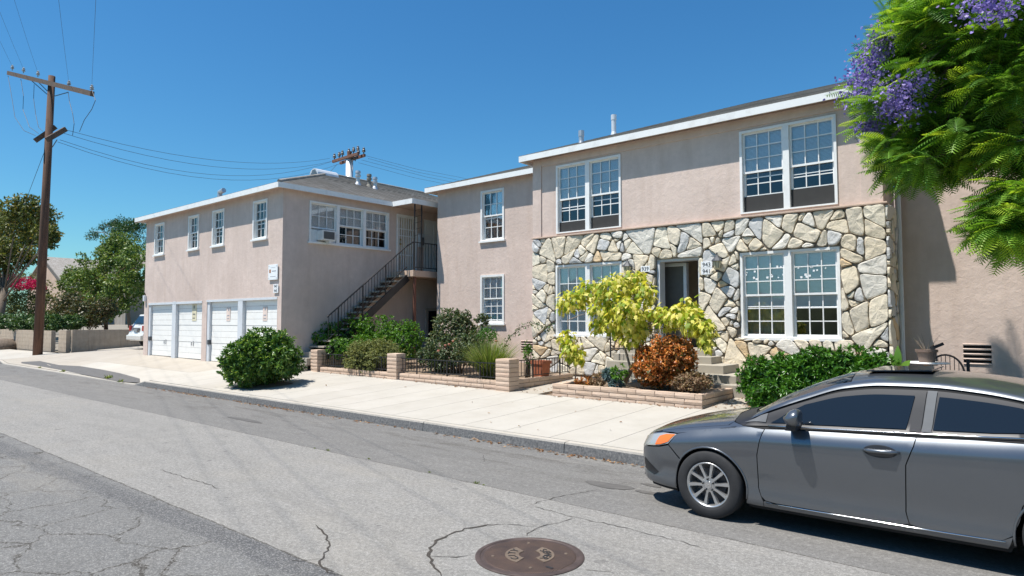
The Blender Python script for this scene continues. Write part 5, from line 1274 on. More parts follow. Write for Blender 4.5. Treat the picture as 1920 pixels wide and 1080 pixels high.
for _ in range(40): clusters.append(Vector((rj.uniform(-.2, 1.7), rj.uniform(13.6, 15.1), rj.uniform(4.4, 6.4))))
for _ in range(330):                                        # the rest of the crown, right of the frame
    a = rj.uniform(0, 2*math.pi); r_ = 3.6*math.sqrt(rj.random()); clusters.append(Vector((3.4+r_*math.cos(a), 12.0+r_*.9*math.sin(a), rj.uniform(4.0, 8.8)-.10*r_)))
C = np.array([list(c) for c in clusters]); per = 14; n = len(C)*per
Pj = np.repeat(C, per, 0)+rng.normal(size=(n, 3))*.06; ctr = np.array([2.6, 11.8, 5.2]); out = Pj-ctr; out /= np.linalg.norm(out, axis=1, keepdims=True)
D = out*.55+unit(n)*.8; D[:, 2] = D[:, 2]*.55-.10; l = rng.uniform(.26, .42, n)
link('crown', leaf_mesh('crown', Pj-np.array(jac.location), D, np.array([0, 0, 1.0])+unit(n)*.35, l, l*1.0, T_FROND, M['leaf_jacaranda']), jac, jac.location)
hubs = [Vector((1.2, 11.6, 5.6)), Vector((.6, 12.4, 4.6)), Vector((2.0, 10.6, 6.4)), Vector((4.6, 12.6, 6.0)), Vector((3.2, 13.2, 6.6)), Vector((4.2, 10.8, 5.4)), Vector((-.1, 11.4, 6.6))]
for h in hubs: segs.append(([Vector((2.7, 12.1, 4.1)), Vector((2.7, 12.1, 4.6)).lerp(h, .5), h], .09, .045))
for i, c in enumerate(clusters):
    h = min(hubs, key=lambda q: (q-c).length)
    if (h-c).length < 3.2 or i % 3 == 0: segs.append(([h, h.lerp(c, .55)+Vector((0, 0, .12)), c], .026, .006))
limbs('trunk', M['bark'], jac, segs)
PP = []
for (a, c, s, Y, k) in ((1646, 92, .26, 10.2, 110), (1660, 72, .2, 10.2, 70), (1628, 130, .22, 10.2, 110), (1612, 158, .24, 10.2, 130), (1640, 165, .22, 10.0, 90), (1616, 190, .18, 10.2, 80), (1632, 240, .13, 10.0, 130), (1692, 172, .22, 9.6, 120), (1680, 192, .16, 9.6, 70), (1845, 6, .24, 9.0, 140), (1880, 14, .18, 9.0, 90), (1704, 208, .16, 9.6, 60), (1665, 208, .16, 9.8, 60), (1722, 150, .14, 9.5, 40), (1640, 112, .18, 10.2, 70)):
    c3 = np.array(PY(a, c, Y)); PP.append(c3+rng.normal(size=(k*2, 3))*np.array([s, s, s*.75])*.6)
for _ in range(18): PP.append(np.array([rj.uniform(0, 6), rj.uniform(9.5, 14.5), rj.uniform(7.5, 9.0)])+rng.normal(size=(80, 3))*.16)
P = np.concatenate(PP); n = len(P); l = rng.uniform(.035, .06, n)
link('blossom', leaf_mesh('blossom', P-np.array(jac.location), unit(n)+np.array([0, 0, -.3]), unit(n), l, l*.75, T_LEAF6, M['flower_purple']), jac, jac.location)

# ================================================================== LEFT BACKGROUND
def tree(name, base, label, blobs, n, mat, L, sub, subr, bark='bark', r0=.2, seed=0, per=5, wr=.5, tmpl=T_LEAF, group=None, trunk_top=None):
    t = thing(name, base, label, 'tree', group); bl = clumpy(blobs, sub, subr, seed); P, N = ellip_points(bl, n//per, .35); P, D, N = rosettes(P, N, per, .15, .9)
    l = rng.uniform(L[0], L[1], len(P)); link('crown', leaf_mesh('crown', P-np.array(base), D, unit(len(P))*.7+N+np.array([0, 0, .6]), l, l*wr, tmpl, M[mat]), t, base)
    rr = random.Random(seed); top = Vector(trunk_top) if trunk_top else Vector(np.mean([b_[0] for b_ in blobs], 0)); bs = Vector(base); segs = [([bs+Vector((0, 0, -.3)), bs.lerp(top, .4)+Vector((rr.uniform(-.2, .2), 0, 0)), top], r0, r0*.6)]
    for b_ in bl[::max(1, len(bl)//26)]: c = Vector(b_[0]); segs.append(([top.lerp(bs, .25*rr.random()), top.lerp(c, .5)+Vector((0, 0, -.15)), c], r0*.2, .012))
    limbs('trunk', M[bark], t, segs); return t
def LW(px_, Y, z): p = PY(px_, 600, Y); return (p.x, Y, z)
tree('street_tree', LW(-6, 11.6, .3), 'leaning street tree with olive green crown behind the utility pole', [PB(-20, 440, 12.5, 95, 62), PB(50, 415, 12.5, 48, 42), PB(88, 440, 12.6, 24, 26), PB(20, 480, 12.5, 50, 34), PB(-90, 420, 12.5, 80, 70)], 56000, 'leaf_olive', (.15, .27), 2.2, .75, r0=.34, seed=31, trunk_top=tuple(PY(10, 540, 12)), bark='bark')
tree('broadleaf_tree', LW(200, 21, .9), 'broad green tree with reddish trunk beside the driveway', [PB(205, 500, 20, 58, 46), PB(165, 540, 19.5, 44, 40), PB(235, 545, 19, 48, 46), PB(225, 470, 21, 40, 34), PB(190, 575, 19.5, 50, 28), PB(258, 500, 19, 34, 54), PB(140, 530, 20, 30, 34)], 38000, 'leaf_tree', (.13, .24), 3.0, .5, 'bark_red', .18, 32, wr=.55)
tree('dark_conifer', LW(245, 30, 1.0), 'dark green conifer rising behind the broad tree', [PB(245, 450, 30, 40, 38), PB(205, 425, 30, 22, 16), PB(175, 440, 30, 14, 12), PB(262, 420, 31, 16, 12), PB(230, 420, 30, 26, 14), PB(215, 470, 30, 40, 24)], 20000, 'leaf_pine', (.14, .26), 2.6, .42, 'bark', .2, 33, wr=.3)
shrub('brown_bush', LW(160, 13.2, .8), 'dark brownish bush spilling over the driveway wall', 'bush', [PB(158, 585, 13.4, 36, 26), PB(130, 570, 13.6, 26, 22), PB(195, 580, 13.8, 26, 22), PB(170, 600, 13.2, 30, 12)], 10000, 'leaf_brownish', (.10, .19), .45, 5, T_LEAF, sub=3.2, subr=.4, seed=34, nstem=5)
shrub('ivy_hedge', LW(60, 11.6, .9), 'dark ivy hedge growing along the top of the block wall', 'hedge', [PB(10, 604, 11.2, 28, 17), PB(45, 605, 11.2, 28, 16), PB(85, 606, 11.3, 30, 15), PB(115, 605, 11.6, 24, 14), PB(-40, 604, 11.2, 40, 18), PB(138, 604, 12.3, 28, 12)], 20000, 'leaf_ivy', (.09, .16), .6, 5, T_LEAF, sub=7, subr=.25, seed=35, nstem=4)
shrub('green_hedge', LW(95, 16, .8), 'lighter yellow green hedge above the ivy', 'hedge', [PB(40, 565, 15, 30, 26), PB(70, 562, 15, 30, 28), PB(100, 570, 15.5, 28, 26), PB(118, 588, 15, 24, 18), PB(10, 565, 15, 30, 28), PB(-30, 565, 15, 34, 30), PB(50, 590, 15, 60, 14), PB(50, 528, 18.5, 26, 18), PB(15, 520, 18.5, 30, 22), PB(80, 535, 18.5, 22, 14)], 22000, 'leaf_olive', (.10, .17), .5, 5, T_LEAF, sub=4, subr=.35, seed=36, nstem=4)
shrub('bougainvillea', LW(45, 17.5, .8), 'magenta bougainvillea blooming over the hedge', 'bush', [PB(45, 532, 17, 34, 12), PB(18, 525, 17, 22, 12), PB(65, 535, 17, 20, 8), PB(-20, 528, 17, 34, 14)], 9000, 'leaf_bougain', (.08, .15), .7, 6, T_LEAF, sub=6, subr=.3, seed=37, nstem=4)
# far house
hs = thing('far_house', LW(95, 34, .8), 'cream gabled house with brown roof behind the hedges', 'house')
Yh = 34.0; A = PY(52, 540, Yh); B_ = PY(124, 540, Yh); top = PY(82, 484, Yh); zg = .6
b = MB(); ez_ = PY(52, 540, Yh).z+.3; xa, xb, xm = A.x, B_.x, (A.x+B_.x)/2
b.add([(xa, Yh, zg), (xb, Yh, zg), (xb, Yh, ez_), (xm, Yh, top.z), (xa, Yh, ez_), (xb, Yh+12, zg), (xb, Yh+12, ez_), (xa, Yh+12, zg), (xa, Yh+12, ez_)], [(0, 1, 2, 3, 4), (1, 5, 6, 2), (7, 0, 4, 8)]); b.build('wall', M['stucco_tan'], hs)
b = MB(); ov = .6
for s, xe in ((1, xb+.7), (-1, xa-.7)):
    zz = ez_-.25; b.add([(xe, Yh-ov, zz), (xe, Yh+12, zz), (xm, Yh+12, top.z+.12), (xm, Yh-ov, top.z+.12), (xe, Yh-ov, zz-.18), (xm, Yh-ov, top.z-.08)], [(0, 1, 2, 3), (0, 3, 5, 4)])
b.add([(xb+.2, Yh+5.5, ez_-.3), (xb+9, Yh+5.5, ez_-.3), (xb+9, Yh+11, top.z+.9), (xb-1.5, Yh+11, top.z+.9)], [(0, 1, 2, 3)]); b.add([(xb+.2, Yh+5.6, zg), (xb+9, Yh+5.6, zg), (xb+9, Yh+5.6, ez_-.3), (xb+.2, Yh+5.6, ez_-.3)], [(0, 1, 2, 3)])
b.build('roof', M['shingle'], hs)
b = MB(); b.box((xb+.6, Yh-.2, PY(128, 558, Yh).z), (xb+2.2, Yh-.1, PY(128, 545, Yh).z)); b.box((xa+2.2, Yh-.05, zg+2.2), (xa+3.4, Yh-.02, zg+3.4)); w_ = b.build('window', M['car_glass'], hs)
b = MB(); b.box((xb+.0, Yh-.9, PY(128, 540, Yh).z), (xb+3.4, Yh+4, PY(128, 540, Yh).z+.14)); b.build('awning', M['shingle'], hs)
b = MB(); q = PY(122, 510, Yh+4); b.box((q.x-.6, Yh+3.5, q.z-.7), (q.x+.9, Yh+5, q.z+.5)); b.build('roof_unit', M['galv'], hs, bevel=.05)
# retaining walls of concrete block
def cwall(name, segs, label, th=.2):
    t = thing(name, (segs[0][0], segs[0][1], .3), label, 'wall')
    for (x0, y0, x1, y1, zb, zt) in segs:
        alongx = abs(x1-x0) > abs(y1-y0); L_ = abs(x1-x0) if alongx else abs(y1-y0); n = max(1, round(L_/.8)); m_ = max(1, round((zt-zb)/.22))
        for i in range(n):
            for k in range(m_):
                z0_, z1_ = zb+(zt-zb)*k/m_, zb+(zt-zb)*(k+1)/m_; f0_, f1_ = i/n, (i+1)/n; bb = MB()
                if alongx: bb.box((x0+(x1-x0)*f0_+.004, y0, z0_+.004), (x0+(x1-x0)*f1_-.004, y0+th, z1_-.004))
                else: bb.box((x0, y0+(y1-y0)*f0_+.004, z0_+.004), (x0+th, y0+(y1-y0)*f1_-.004, z1_-.004))
                bb.build('block', M['grey_block'], t)
        bb = MB()
        if alongx: bb.box((x0+.01, y0+.012, zb-.4), (x1-.01, y0+th-.012, zt-.01))
        else: bb.box((x0+.012, y0+.01, zb-.4), (x0+th-.012, y1-.01, zt-.01))
        bb.build('mortar_core', M['grey_block'], t)
cwall('street_wall', [(-54.0, 10.75, -40.6, 10.75, .25, 1.35), (-39.4, 10.75, -38.2, 10.75, .3, 1.4)], 'low tan block wall facing the street beyond the utility pole')
cwall('driveway_wall', [(-38.2, 10.95, -38.2, 14.6, .35, 1.42), (-38.2, 14.6, -38.2, 21.0, .55, 1.85)], 'stepped grey block wall running back along the driveway')
# boulder lying at the foot of the street tree
b = MB(); q = PY(8, 640, 10.3)
b.lathe([(.001, .55), (.4, .5), (.75, .25), (.8, 0), (.7, -.2)], (q.x, q.y, .3), 12)
o = b.build('boulder', M['bark'], None, smooth=True); tag(o, 'dark rounded boulder at the foot of the street tree', 'rock')

# ================================================================== POLES AND WIRES
pb = Pz(70, 669, .12); zt = PY(97, 152, pb.y).z; lean = PY(97, 152, pb.y).x-pb.x
pole = thing('utility_pole', (pb.x, pb.y, .1), 'tall brown wooden utility pole with crossarms standing by the driveway', 'utility pole')
b = MB(); b.tube([(pb.x, pb.y, -.3), (pb.x+lean*.5, pb.y, zt*.5), (pb.x+lean, pb.y, zt+.25)], [.21, .18, .145], 14); b.build('shaft', M['pole_wood'], pole, smooth=True)
Yp = pb.y
def arm(p0, p1, w=.15, h=.22, mat='arm_wood', par=pole): b = MB(); b.bar(p0, p1, w, h); return b.build('crossarm', M[mat], par)
a0, a1 = PY(16, 137, Yp-.18), PY(173, 176, Yp-.18)
arm(a0, a1)
m0, m1 = PY(66, 264, Yp-.5), PY(104, 238, Yp+.3); arm(m0, m1); n0, n1 = PY(88, 262, Yp-.35), PY(123, 242, Yp+.45); arm(n0, n1)
pc = Vector((pb.x+lean, Yp, zt))
b = MB(); b.bar(PY(60, 152, Yp-.1), PY(92, 180, Yp), .03); b.bar(PY(72, 154, Yp-.1), PY(94, 176, Yp), .03); b.bar(PY(128, 173, Yp-.1), PY(103, 180, Yp), .03); b.bar(PY(107, 262, Yp), PY(98, 276, Yp), .03); b.build('brace', M['iron_grey'], pole)
def insul(p, par, s=1.0, tilt=0): b = MB(); b.lathe([(.02*s, 0), (.022*s, .08*s), (.075*s, .09*s), (.04*s, .13*s), (.07*s, .145*s), (.035*s, .2*s), (.05*s, .22*s), (.001, .27*s)], p, 10); return b.build('insulator', M['ceramic'], par)
tops = [(23, 132), (44, 137), (71, 144), (129, 163), (172, 172)]
for (x, y) in tops: insul(PY(x, y, Yp-.18), pole, 1.2)
def wire(pts, label, r=.012, grp=None, sag=0, n=14):
    if len(pts) == 2 and sag:
        p, q = Vector(pts[0]), Vector(pts[1]); pts = [p.lerp(q, i/n)-Vector((0, 0, 4*sag*(i/n)*(1-i/n))) for i in range(n+1)]
    b = MB(); b.tube(pts, r, 5); o = b.build('power_line', M['wire']); return tag(o, label, 'wire', grp)
dv = ray(161, 394).normalized()
for (x, y) in tops:
    s = PY(x, y-8, Yp-.18); wire([s-dv*t_ + Vector((0, 0, .0009*t_*t_)) for t_ in frange(0, 44, 16)], 'thin overhead wire running from the top crossarm over the street', .0045, 'wires over the street')
# jumpers between the arms
for (pa, mids, pe) in (((15, 142), [(20, 170), (28, 220), (45, 245)], (66, 254)), ((39, 148), [(44, 180), (43, 205), (55, 238)], (72, 250)), ((64, 158), [(63, 185), (67, 215), (72, 238)], (80, 246)), ((128, 174), [(130, 190), (136, 212), (139, 232)], (136, 254)), ((172, 168), [(179, 188), (172, 205), (158, 225)], (149, 247))):
    wire([PY(*pa, Yp-.2)]+[PY(*q_, Yp-.2) for q_ in mids]+[PY(*pe, Yp-.2)], 'short drooping jumper wire between the two crossarm levels', .012, 'jumpers on the wooden pole')
P2Y = 30.0; q2 = PY(655, 330, P2Y); t2 = PY(657, 284, P2Y).z
pole2 = thing('steel_pole', (q2.x, P2Y, .5), 'pale steel utility pole rising behind the garage roof', 'utility pole')
b = MB(); b.tube([(q2.x, P2Y, -.2), (q2.x, P2Y, t2-.6)], .28, 14); b.build('shaft', M['steel_white'], pole2, smooth=True); b = MB(); b.tube([(q2.x, P2Y, t2-.9), (q2.x, P2Y, t2)], .2, 10); b.build('pole_top', M['arm_rust'], pole2)
for (e0, e1, yy) in (((624, 303), (672, 288), -.25), ((638, 306), (684, 291), .35)): arm(PY(*e0, P2Y+yy), PY(*e1, P2Y+yy), .16, .2, 'arm_rust', pole2)
for (x, y) in ((627, 300), (636, 297), (642, 294), (654, 291), (663, 288), (671, 286), (682, 289), (672, 292), (660, 300), (666, 302)): insul(PY(x, y, P2Y), pole2, 2.0).data.materials[0] = M['iron_grey']
for (pa, pe, sg) in (((122, 243), (618, 297), .9), ((120, 250), (620, 303), 1.1), ((112, 262), (630, 300), 1.5), ((108, 266), (640, 306), 1.6)):
    wire([PY(*pa, Yp+.2), PY(*pe, P2Y)], 'slack overhead line strung between the wooden and the steel pole', .010, 'lines between the two poles', sg)
for (pa, pe) in (((686, 292), (860, 332)), ((690, 297), (850, 336)), ((672, 305), (860, 350)), ((678, 300), (900, 352))):
    a_ = PY(*pa, P2Y); e_ = PY(*pe, 44.0); wire([a_, a_.lerp(e_, .5)-Vector((0, 0, .15)), e_, e_+(e_-a_)*.8], 'thin line leaving the steel pole towards the apartment roof', .010, 'lines leaving the steel pole')
wire([PY(632, 308, P2Y), PY(612, 330, P2Y-3)], 'guy wire slanting down from the steel pole arm', .014)
wire([PY(85, 280, Yp), PY(50, 372, Yp+2), PY(40, 420, Yp+3)], 'guy wire slanting from the wooden pole into the street tree', .012)
# ================================================================== PARKED SEDAN
def tabf(tab):
    """smooth (monotone cubic) interpolation of a table"""
    X = [a for a, _ in tab]; Yv = [b for _, b in tab]; n = len(X)
    d = [(Yv[i+1]-Yv[i])/(X[i+1]-X[i]) for i in range(n-1)]; m_ = [d[0]]+[0 if d[i-1]*d[i] <= 0 else 2*d[i-1]*d[i]/(d[i-1]+d[i]) for i in range(1, n-1)]+[d[-1]]
    def f(x):
        if x <= X[0]: return Yv[0]
        if x >= X[-1]: return Yv[-1]
        i = 0
        while x > X[i+1]: i += 1
        h = X[i+1]-X[i]; t = (x-X[i])/h
        return (2*t**3-3*t*t+1)*Yv[i]+(t**3-2*t*t+t)*h*m_[i]+(-2*t**3+3*t*t)*Yv[i+1]+(t**3-t*t)*h*m_[i+1]
    return f
cW = tabf([(0, .40), (.04, .56), (.12, .68), (.25, .77), (.45, .835), (.8, .868), (1.4, .8775), (3.2, .8775), (3.7, .865), (4.1, .82), (4.35, .73), (4.47, .60), (4.5, .5)])
cZb = tabf([(0, .24), (.2, .19), (.6, .18), (1.3, .165), (3.1, .175), (3.9, .22), (4.5, .30)])
cBelt = tabf([(0, .56), (.06, .63), (.2, .70), (.4, .755), (.7, .815), (1.0, .865), (1.25, .905), (1.5, .925), (2.0, .95), (2.6, .98), (3.3, 1.02), (3.8, 1.05), (4.2, 1.04), (4.42, .99), (4.5, .93)])
cZ6 = tabf([(0, .58), (.06, .655), (.2, .725), (.4, .785), (.7, .85), (1.0, .90), (1.2, .935), (1.45, 1.045), (1.74, 1.165), (2.05, 1.275), (2.35, 1.318), (2.7, 1.325), (3.0, 1.305), (3.3, 1.26), (3.6, 1.17), (3.85, 1.09), (4.05, 1.065), (4.25, 1.06), (4.42, 1.01), (4.5, .95)])
cZc = tabf([(0, .60), (.06, .68), (.2, .765), (.45, .845), (.8, .92), (1.0, .955), (1.12, .985), (1.5, 1.19), (1.85, 1.345), (2.05, 1.402), (2.3, 1.43), (2.65, 1.437), (3.0, 1.42), (3.35, 1.372), (3.7, 1.25), (4.0, 1.125), (4.1, 1.10), (4.3, 1.095), (4.42, 1.06), (4.5, 1.0)])
def smooth01(x, a, b): t = min(1, max(0, (x-a)/(b-a))); return t*t*(3-2*t)
def sect(x):
    W = cW(x); zb = cZb(x); bl = cBelt(x); z6 = cZ6(x); zc = cZc(x); g = smooth01(x, 1.1, 1.7)*(1-smooth01(x, 3.7, 4.1))
    lo = min(bl-.08, .80)
    K = [(W-.13, zb), (W-.035, zb+.035), (W-.022, zb+.10), (W-.030, .40 if bl > .75 else zb+.6*(bl-zb)*.5), (W-.006, .60*bl/.92), (W, .785*bl/.92), (W-.055, bl-.03)]
    y5 = W-.092; K.append((y5, bl))
    y6 = (y5-.07)*(1-g)+(y5-(z6-bl)*.46)*g; K.append((y6, z6))
    y7 = y6-.075-.06*(1-g); z7 = z6+(.052*g+(zc-z6)*.45*(1-g)); K.append((y7, z7))
    K.append((y7*.55, zc-(zc-z7)*.22)); K.append((0.0, zc)); return K
_sc = {}
def M3(x, t):
    k = round(x, 4)
    if k not in _sc: _sc[k] = sect(k)
    K = _sc[k]; i = min(int(t), len(K)-2); f = t-i
    def cr(j): return K[max(0, min(len(K)-1, j))]
    p0, p1, p2, p3 = cr(i-1), cr(i), cr(i+1), cr(i+2); r = []
    for c in (0, 1):
        a, b, c_, d = p0[c], p1[c], p2[c], p3[c]; lim = 2.2
        m1 = (c_-a)/2; m2 = (d-b)/2; dl = c_-b; m1 = max(-abs(dl)*lim, min(abs(dl)*lim, m1)); m2 = max(-abs(dl)*lim, min(abs(dl)*lim, m2))
        r.append((2*f**3-3*f*f+1)*b+(f**3-2*f*f+f)*m1+(-2*f**3+3*f*f)*c_+(f**3-f*f)*m2)
    if i == len(K)-2: r[0] = max(0, r[0])
    return r
TM = 11.0
def t_of_z(x, z, hi=9.0):
    lo_, hi_ = 0.0, hi
    for _ in range(26):
        m_ = (lo_+hi_)/2
        if M3(x, m_)[1] < z: lo_ = m_
        else: hi_ = m_
    return (lo_+hi_)/2
def side(pts, n=.06):
    """(x,z) outline in side view -> (x,t) outline"""
    out = []
    for (a, b) in zip(pts, pts[1:]+pts[:1]):
        k = max(1, int(math.hypot(b[0]-a[0], b[1]-a[1])/n))
        for i in range(k): x = a[0]+(b[0]-a[0])*i/k; z = a[1]+(b[1]-a[1])*i/k; out.append((x, t_of_z(x, z)))
    return out
CX, CYc, CZ = -3.52, 6.90, -.02
def panel(name, poly, mat, par, off=0.0, dx=.05, dt=.25, mirror=True, both=False):
    """fill an (x,t) outline with surface; off pushes along the outward normal"""
    x0, x1 = min(p[0] for p in poly), max(p[0] for p in poly); t0, t1 = min(p[1] for p in poly), max(p[1] for p in poly)
    V = {}; Vl = []; Fs = []
    def vid(x, t):
        k = (round(x, 4), round(t, 3))
        if k not in V:
            V[k] = len(Vl); y, z = M3(x, min(t, TM)); e = .01
            ya, za = M3(x, max(0, t-e)); yb, zb_ = M3(x, min(TM, t+e)); yx, zx = M3(x+.01, min(t, TM)); tx, tz = yb-ya, zb_-za
            n_ = Vector((0, tx, tz)).cross(Vector((.01, yx-y, zx-z)))
            if n_.length < 1e-9: n_ = Vector((0, 0, 1))
            n_.normalize()
            if n_.y*1.0+n_.z*.5 < 0: n_ = -n_
            Vl.append((x+n_.x*off, y+n_.y*off, z+n_.z*off))
        return V[k]
    i0, i1 = math.floor(x0/dx), math.ceil(x1/dx); j0, j1 = math.floor(t0/dt), math.ceil(t1/dt)
    for i in range(i0, i1):
        colp = clip(clip(poly, -1, 0, -i*dx), 1, 0, (i+1)*dx)
        if len(colp) < 3: continue
        for j in range(j0, j1):
            q = clip(clip(colp, 0, -1, -j*dt), 0, 1, (j+1)*dt)
            if len(q) < 3 or area(q) < 1e-6: continue
            ids = []
            for p in q:
                v = vid(*p)
                if not ids or ids[-1] != v: ids.append(v)
            if ids[0] == ids[-1]: ids.pop()
            if len(set(ids)) == len(ids) and len(ids) >= 3: Fs.append(ids)
    objs = []
    for s in ((-1, 1) if mirror else (-1,)):
        me = bpy.data.meshes.new(name)
        vv = [(CX+x, CYc+s*y, CZ+z) for x, y, z in Vl]; ff = [f if s < 0 else f[::-1] for f in Fs]
        if both:                                            # one piece across the centre line
            nV = len(vv); vv += [(CX+x, CYc+y, CZ+z) for x, y, z in Vl]; ff = ff+[[i+nV for i in f[::-1]] for f in Fs]
        o0 = wloc(par); me.from_pydata([(a-o0.x, b-o0.y, c-o0.z) for a, b, c in vv], [], ff); me.materials.append(mat)
        bm = bmesh.new(); bm.from_mesh(me); bmesh.ops.remove_doubles(bm, verts=bm.verts[:], dist=.0006); bmesh.ops.recalc_face_normals(bm, faces=bm.faces[:]); bm.to_mesh(me); bm.free()
        me.polygons.foreach_set('use_smooth', [True]*len(me.polygons)); objs.append(link(name, me, par, o0))
        if both: break
    return objs
car = thing('parked_car', (CX+2.25, CYc, CZ), 'dark grey four door sedan parked at the kerb with tinted windows', 'car')
def arc(cx, r, a0, a1, n=16, cz=.305): return [(cx+r*math.cos(R(a0+(a1-a0)*i/n)), cz+r*math.sin(R(a0+(a1-a0)*i/n))) for i in range(n+1)]
FA, RA, AR = .90, 3.57, .362
f_arc = [p for p in arc(FA, AR, 197, -17)]; r_arc = [p for p in arc(RA, AR, 195, -17)]
# dark under-layer with wheel openings
full = side([(.0, .26), (.3, .20), (.54, .195)]+f_arc+[(1.30, .18), (3.15, .19)]+r_arc+[(3.98, .235), (4.49, .33)])
full = [p for p in full]+[(4.49, TM), (.0, TM)]
def opn(lst): return side(lst)
base_poly = []
seq = [(.001, .26), (.3, .20), (.54, .196)]+f_arc+[(1.30, .178), (3.15, .188)]+r_arc+[(3.98, .236), (4.495, .33)]
for a, b in zip(seq, seq[1:]):
    k = max(1, int(math.hypot(b[0]-a[0], b[1]-a[1])/.06))
    for i in range(k): x = a[0]+(b[0]-a[0])*i/k; z = a[1]+(b[1]-a[1])*i/k; base_poly.append((x, t_of_z(x, z)))
base_poly += [(4.495, t_of_z(4.495, .33)), (4.495, TM), (.001, TM)]
panel('underlayer', base_poly, M['under'], car, off=-.016, both=True)
gap = .0035
PT = M['car_paint']
bump_top = [(.60, .505), (.47, .632), (.36, .60), (.20, .575), (.001, .545)]
bp = side([(.002, .25), (.3, .195), (.536, .193)]+[p for p in arc(FA, AR+.004, 197, 146, 6)]+bump_top[1:])
panel('front_bumper', bp, PT, car)
fen = arc(FA, AR+.004, 144, -17, 14)+[(1.30, .182), (1.405, .182), (1.405, .245), (1.385, .29), (1.36, .36), (1.36, .66), (1.39, .80), (1.415, .885), (1.19, .895), (.9, .835), (.555, .752), (.475, .64)]
panel('front_fender', side(fen), PT, car)
fd = [(1.425, .888), (1.397, .80), (1.368, .66), (1.368, .36), (1.392, .29), (1.43, .256), (1.52, .247), (2.50, .252), (2.545, .27), (2.522, .36), (2.535, .73), (2.59, .88), (2.605, .945), (2.0, .92), (1.6, .90)]
fdo = panel('front_door', side(fd), PT, car)
rd = [(2.613, .945), (2.598, .88), (2.543, .73), (2.53, .36), (2.553, .27), (2.60, .254), (3.13, .262), (3.20, .31), (3.235, .42), (3.26, .53), (3.33, .64), (3.45, .75), (3.53, .90), (3.54, .985), (3.0, .968)]
rdo = panel('rear_door', side(rd), PT, car)
sill = [(1.41, .18), (3.16, .19), (3.20, .30), (3.12, .256), (2.55, .248), (1.50, .241), (1.425, .25), (1.41, .245)]
panel('sill', side(sill), PT, car)
qt = arc(RA, AR+.004, 176, -17, 14)+[(3.98, .24), (4.49, .335), (4.49, .90), (4.2, 1.0), (3.8, 1.01), (3.55, .99), (3.54, .90), (3.46, .75), (3.34, .635), (3.268, .53), (3.243, .42)]
panel('rear_quarter', side(qt), PT, car)
tl = side([(4.10, .86), (4.2, .80), (4.48, .76), (4.488, .90), (4.3, .965), (4.15, .94)]); panel('tail_lamp', tl, M['lamp_red'], car, off=.006)
# shoulders, roof rails and pillars above the belt: outer skin t 6.. to rails
def tz(x, z): return (x, t_of_z(x, z))
hood = [(.10, TM)]+[(x, 8.05) for x in (.11, .16)]+[(x, 7.25+.3*max(0, .3-x)) for x in frange(.2, 1.06, 12)]+[(1.10, 8.0), (1.08, 9), (1.02, 10), (1.0, TM)]
panel('hood', hood, PT, car, both=True)
panel('fender_top', [(.545, 6.0)]+[(x, 6.0) for x in frange(.6, 1.14, 8)]+[(1.19, 6.2), (1.20, 7.0), (1.10, 7.9), (1.07, 7.2)]+[(x, 7.2) for x in frange(1.0, .35, 8)]+[(.35, 6.9)], PT, car)
panel('nose', [(.002, 4.6), (.36, 5.2), (.36, 6.9), (.19, 7.25), (.155, 8.0), (.095, TM), (.002, TM)], PT, car, off=-.003, both=True)
panel('cowl', [(1.06, 9.1), (1.11, 8.0), (1.21, 7.05), (1.30, 8.2), (1.28, 8.95), (1.13, 10.5), (1.12, TM), (1.01, TM), (1.03, 10)], M['car_trim'], car, off=-.004, both=True)
ws = [(1.125, TM), (1.14, 10.4), (1.30, 9.12), (1.60, 9.06), (2.08, 9.06), (2.06, 10), (2.03, TM)]
panel('windscreen', ws, M['car_glass'], car, off=-.003, both=True)
roofp = [(1.22, 8.35), (1.20, 7.55), (1.24, 7.75)]
A_out = [(x, 8.10) for x in frange(1.26, 3.62, 40)]
A_in = [(3.62, 9.0), (3.40, 9.08), (3.36, 10), (3.35, TM), (2.038, TM), (2.07, 10), (2.09, 9.03)]+[(x, 9.03) for x in frange(2.0, 1.32, 12)]+[(1.27, 8.5)]
panel('roof', A_out+A_in, PT, car, both=True)
panel('rear_window', [(3.365, TM), (3.375, 10), (3.415, 9.1), (3.7, 9.05), (3.98, 9.15), (4.04, 10), (4.05, TM)], M['car_glass'], car, off=-.003, both=True)
panel('boot_lid', [(4.06, TM), (4.05, 10), (3.99, 9.1), (3.75, 8.1), (3.9, 7.1), (4.49, 7.1), (4.49, TM)], PT, car, both=True)
panel('pillar', [(3.30, 7.05), (3.55, 7.0), (3.9, 7.05), (3.76, 8.06), (3.62, 8.09), (3.48, 8.08)], PT, car)
# side glass and trims
def zt_(x): return (x, 7.93)
trim = [(1.17, 7.02)]+[(x, 7.93) for x in frange(1.24, 3.46, 30)]+[(3.40, 7.5), (3.34, 7.02)]+[(x, 6.98) for x in frange(3.2, 1.25, 20)]
panel('window_surround', trim, M['car_trim'], car, off=-.006)
tf = lambda x, z: (x, t_of_z(x, z))
g1 = [tf(1.46, .945)]+[(x, 7.80) for x in frange(1.72, 2.575, 12)]+[tf(2.53, .995), tf(2.2, .978), tf(1.8, .958)]
g1 = [tf(1.455, .945), tf(1.60, 1.045), tf(1.74, 1.125)]+[(x, 7.78) for x in frange(1.85, 2.585, 10)]+[tf(2.53, 1.0), tf(2.2, .982), tf(1.8, .962)]
fg = panel('front_glass', g1, M['car_glass'], car, off=.001)
g2 = [tf(2.715, 1.01)]+[(x, 7.78) for x in frange(2.755, 3.28, 9)]+[tf(3.36, 1.16), tf(3.37, 1.055), tf(3.1, 1.03)]
panel('rear_glass', g2, M['car_glass'], car, off=.001)
panel('quarter_glass', [tf(1.21, .925), tf(1.36, 1.00), tf(1.425, 1.025), tf(1.415, .945)], M['plastic_grey'], car, off=.001)
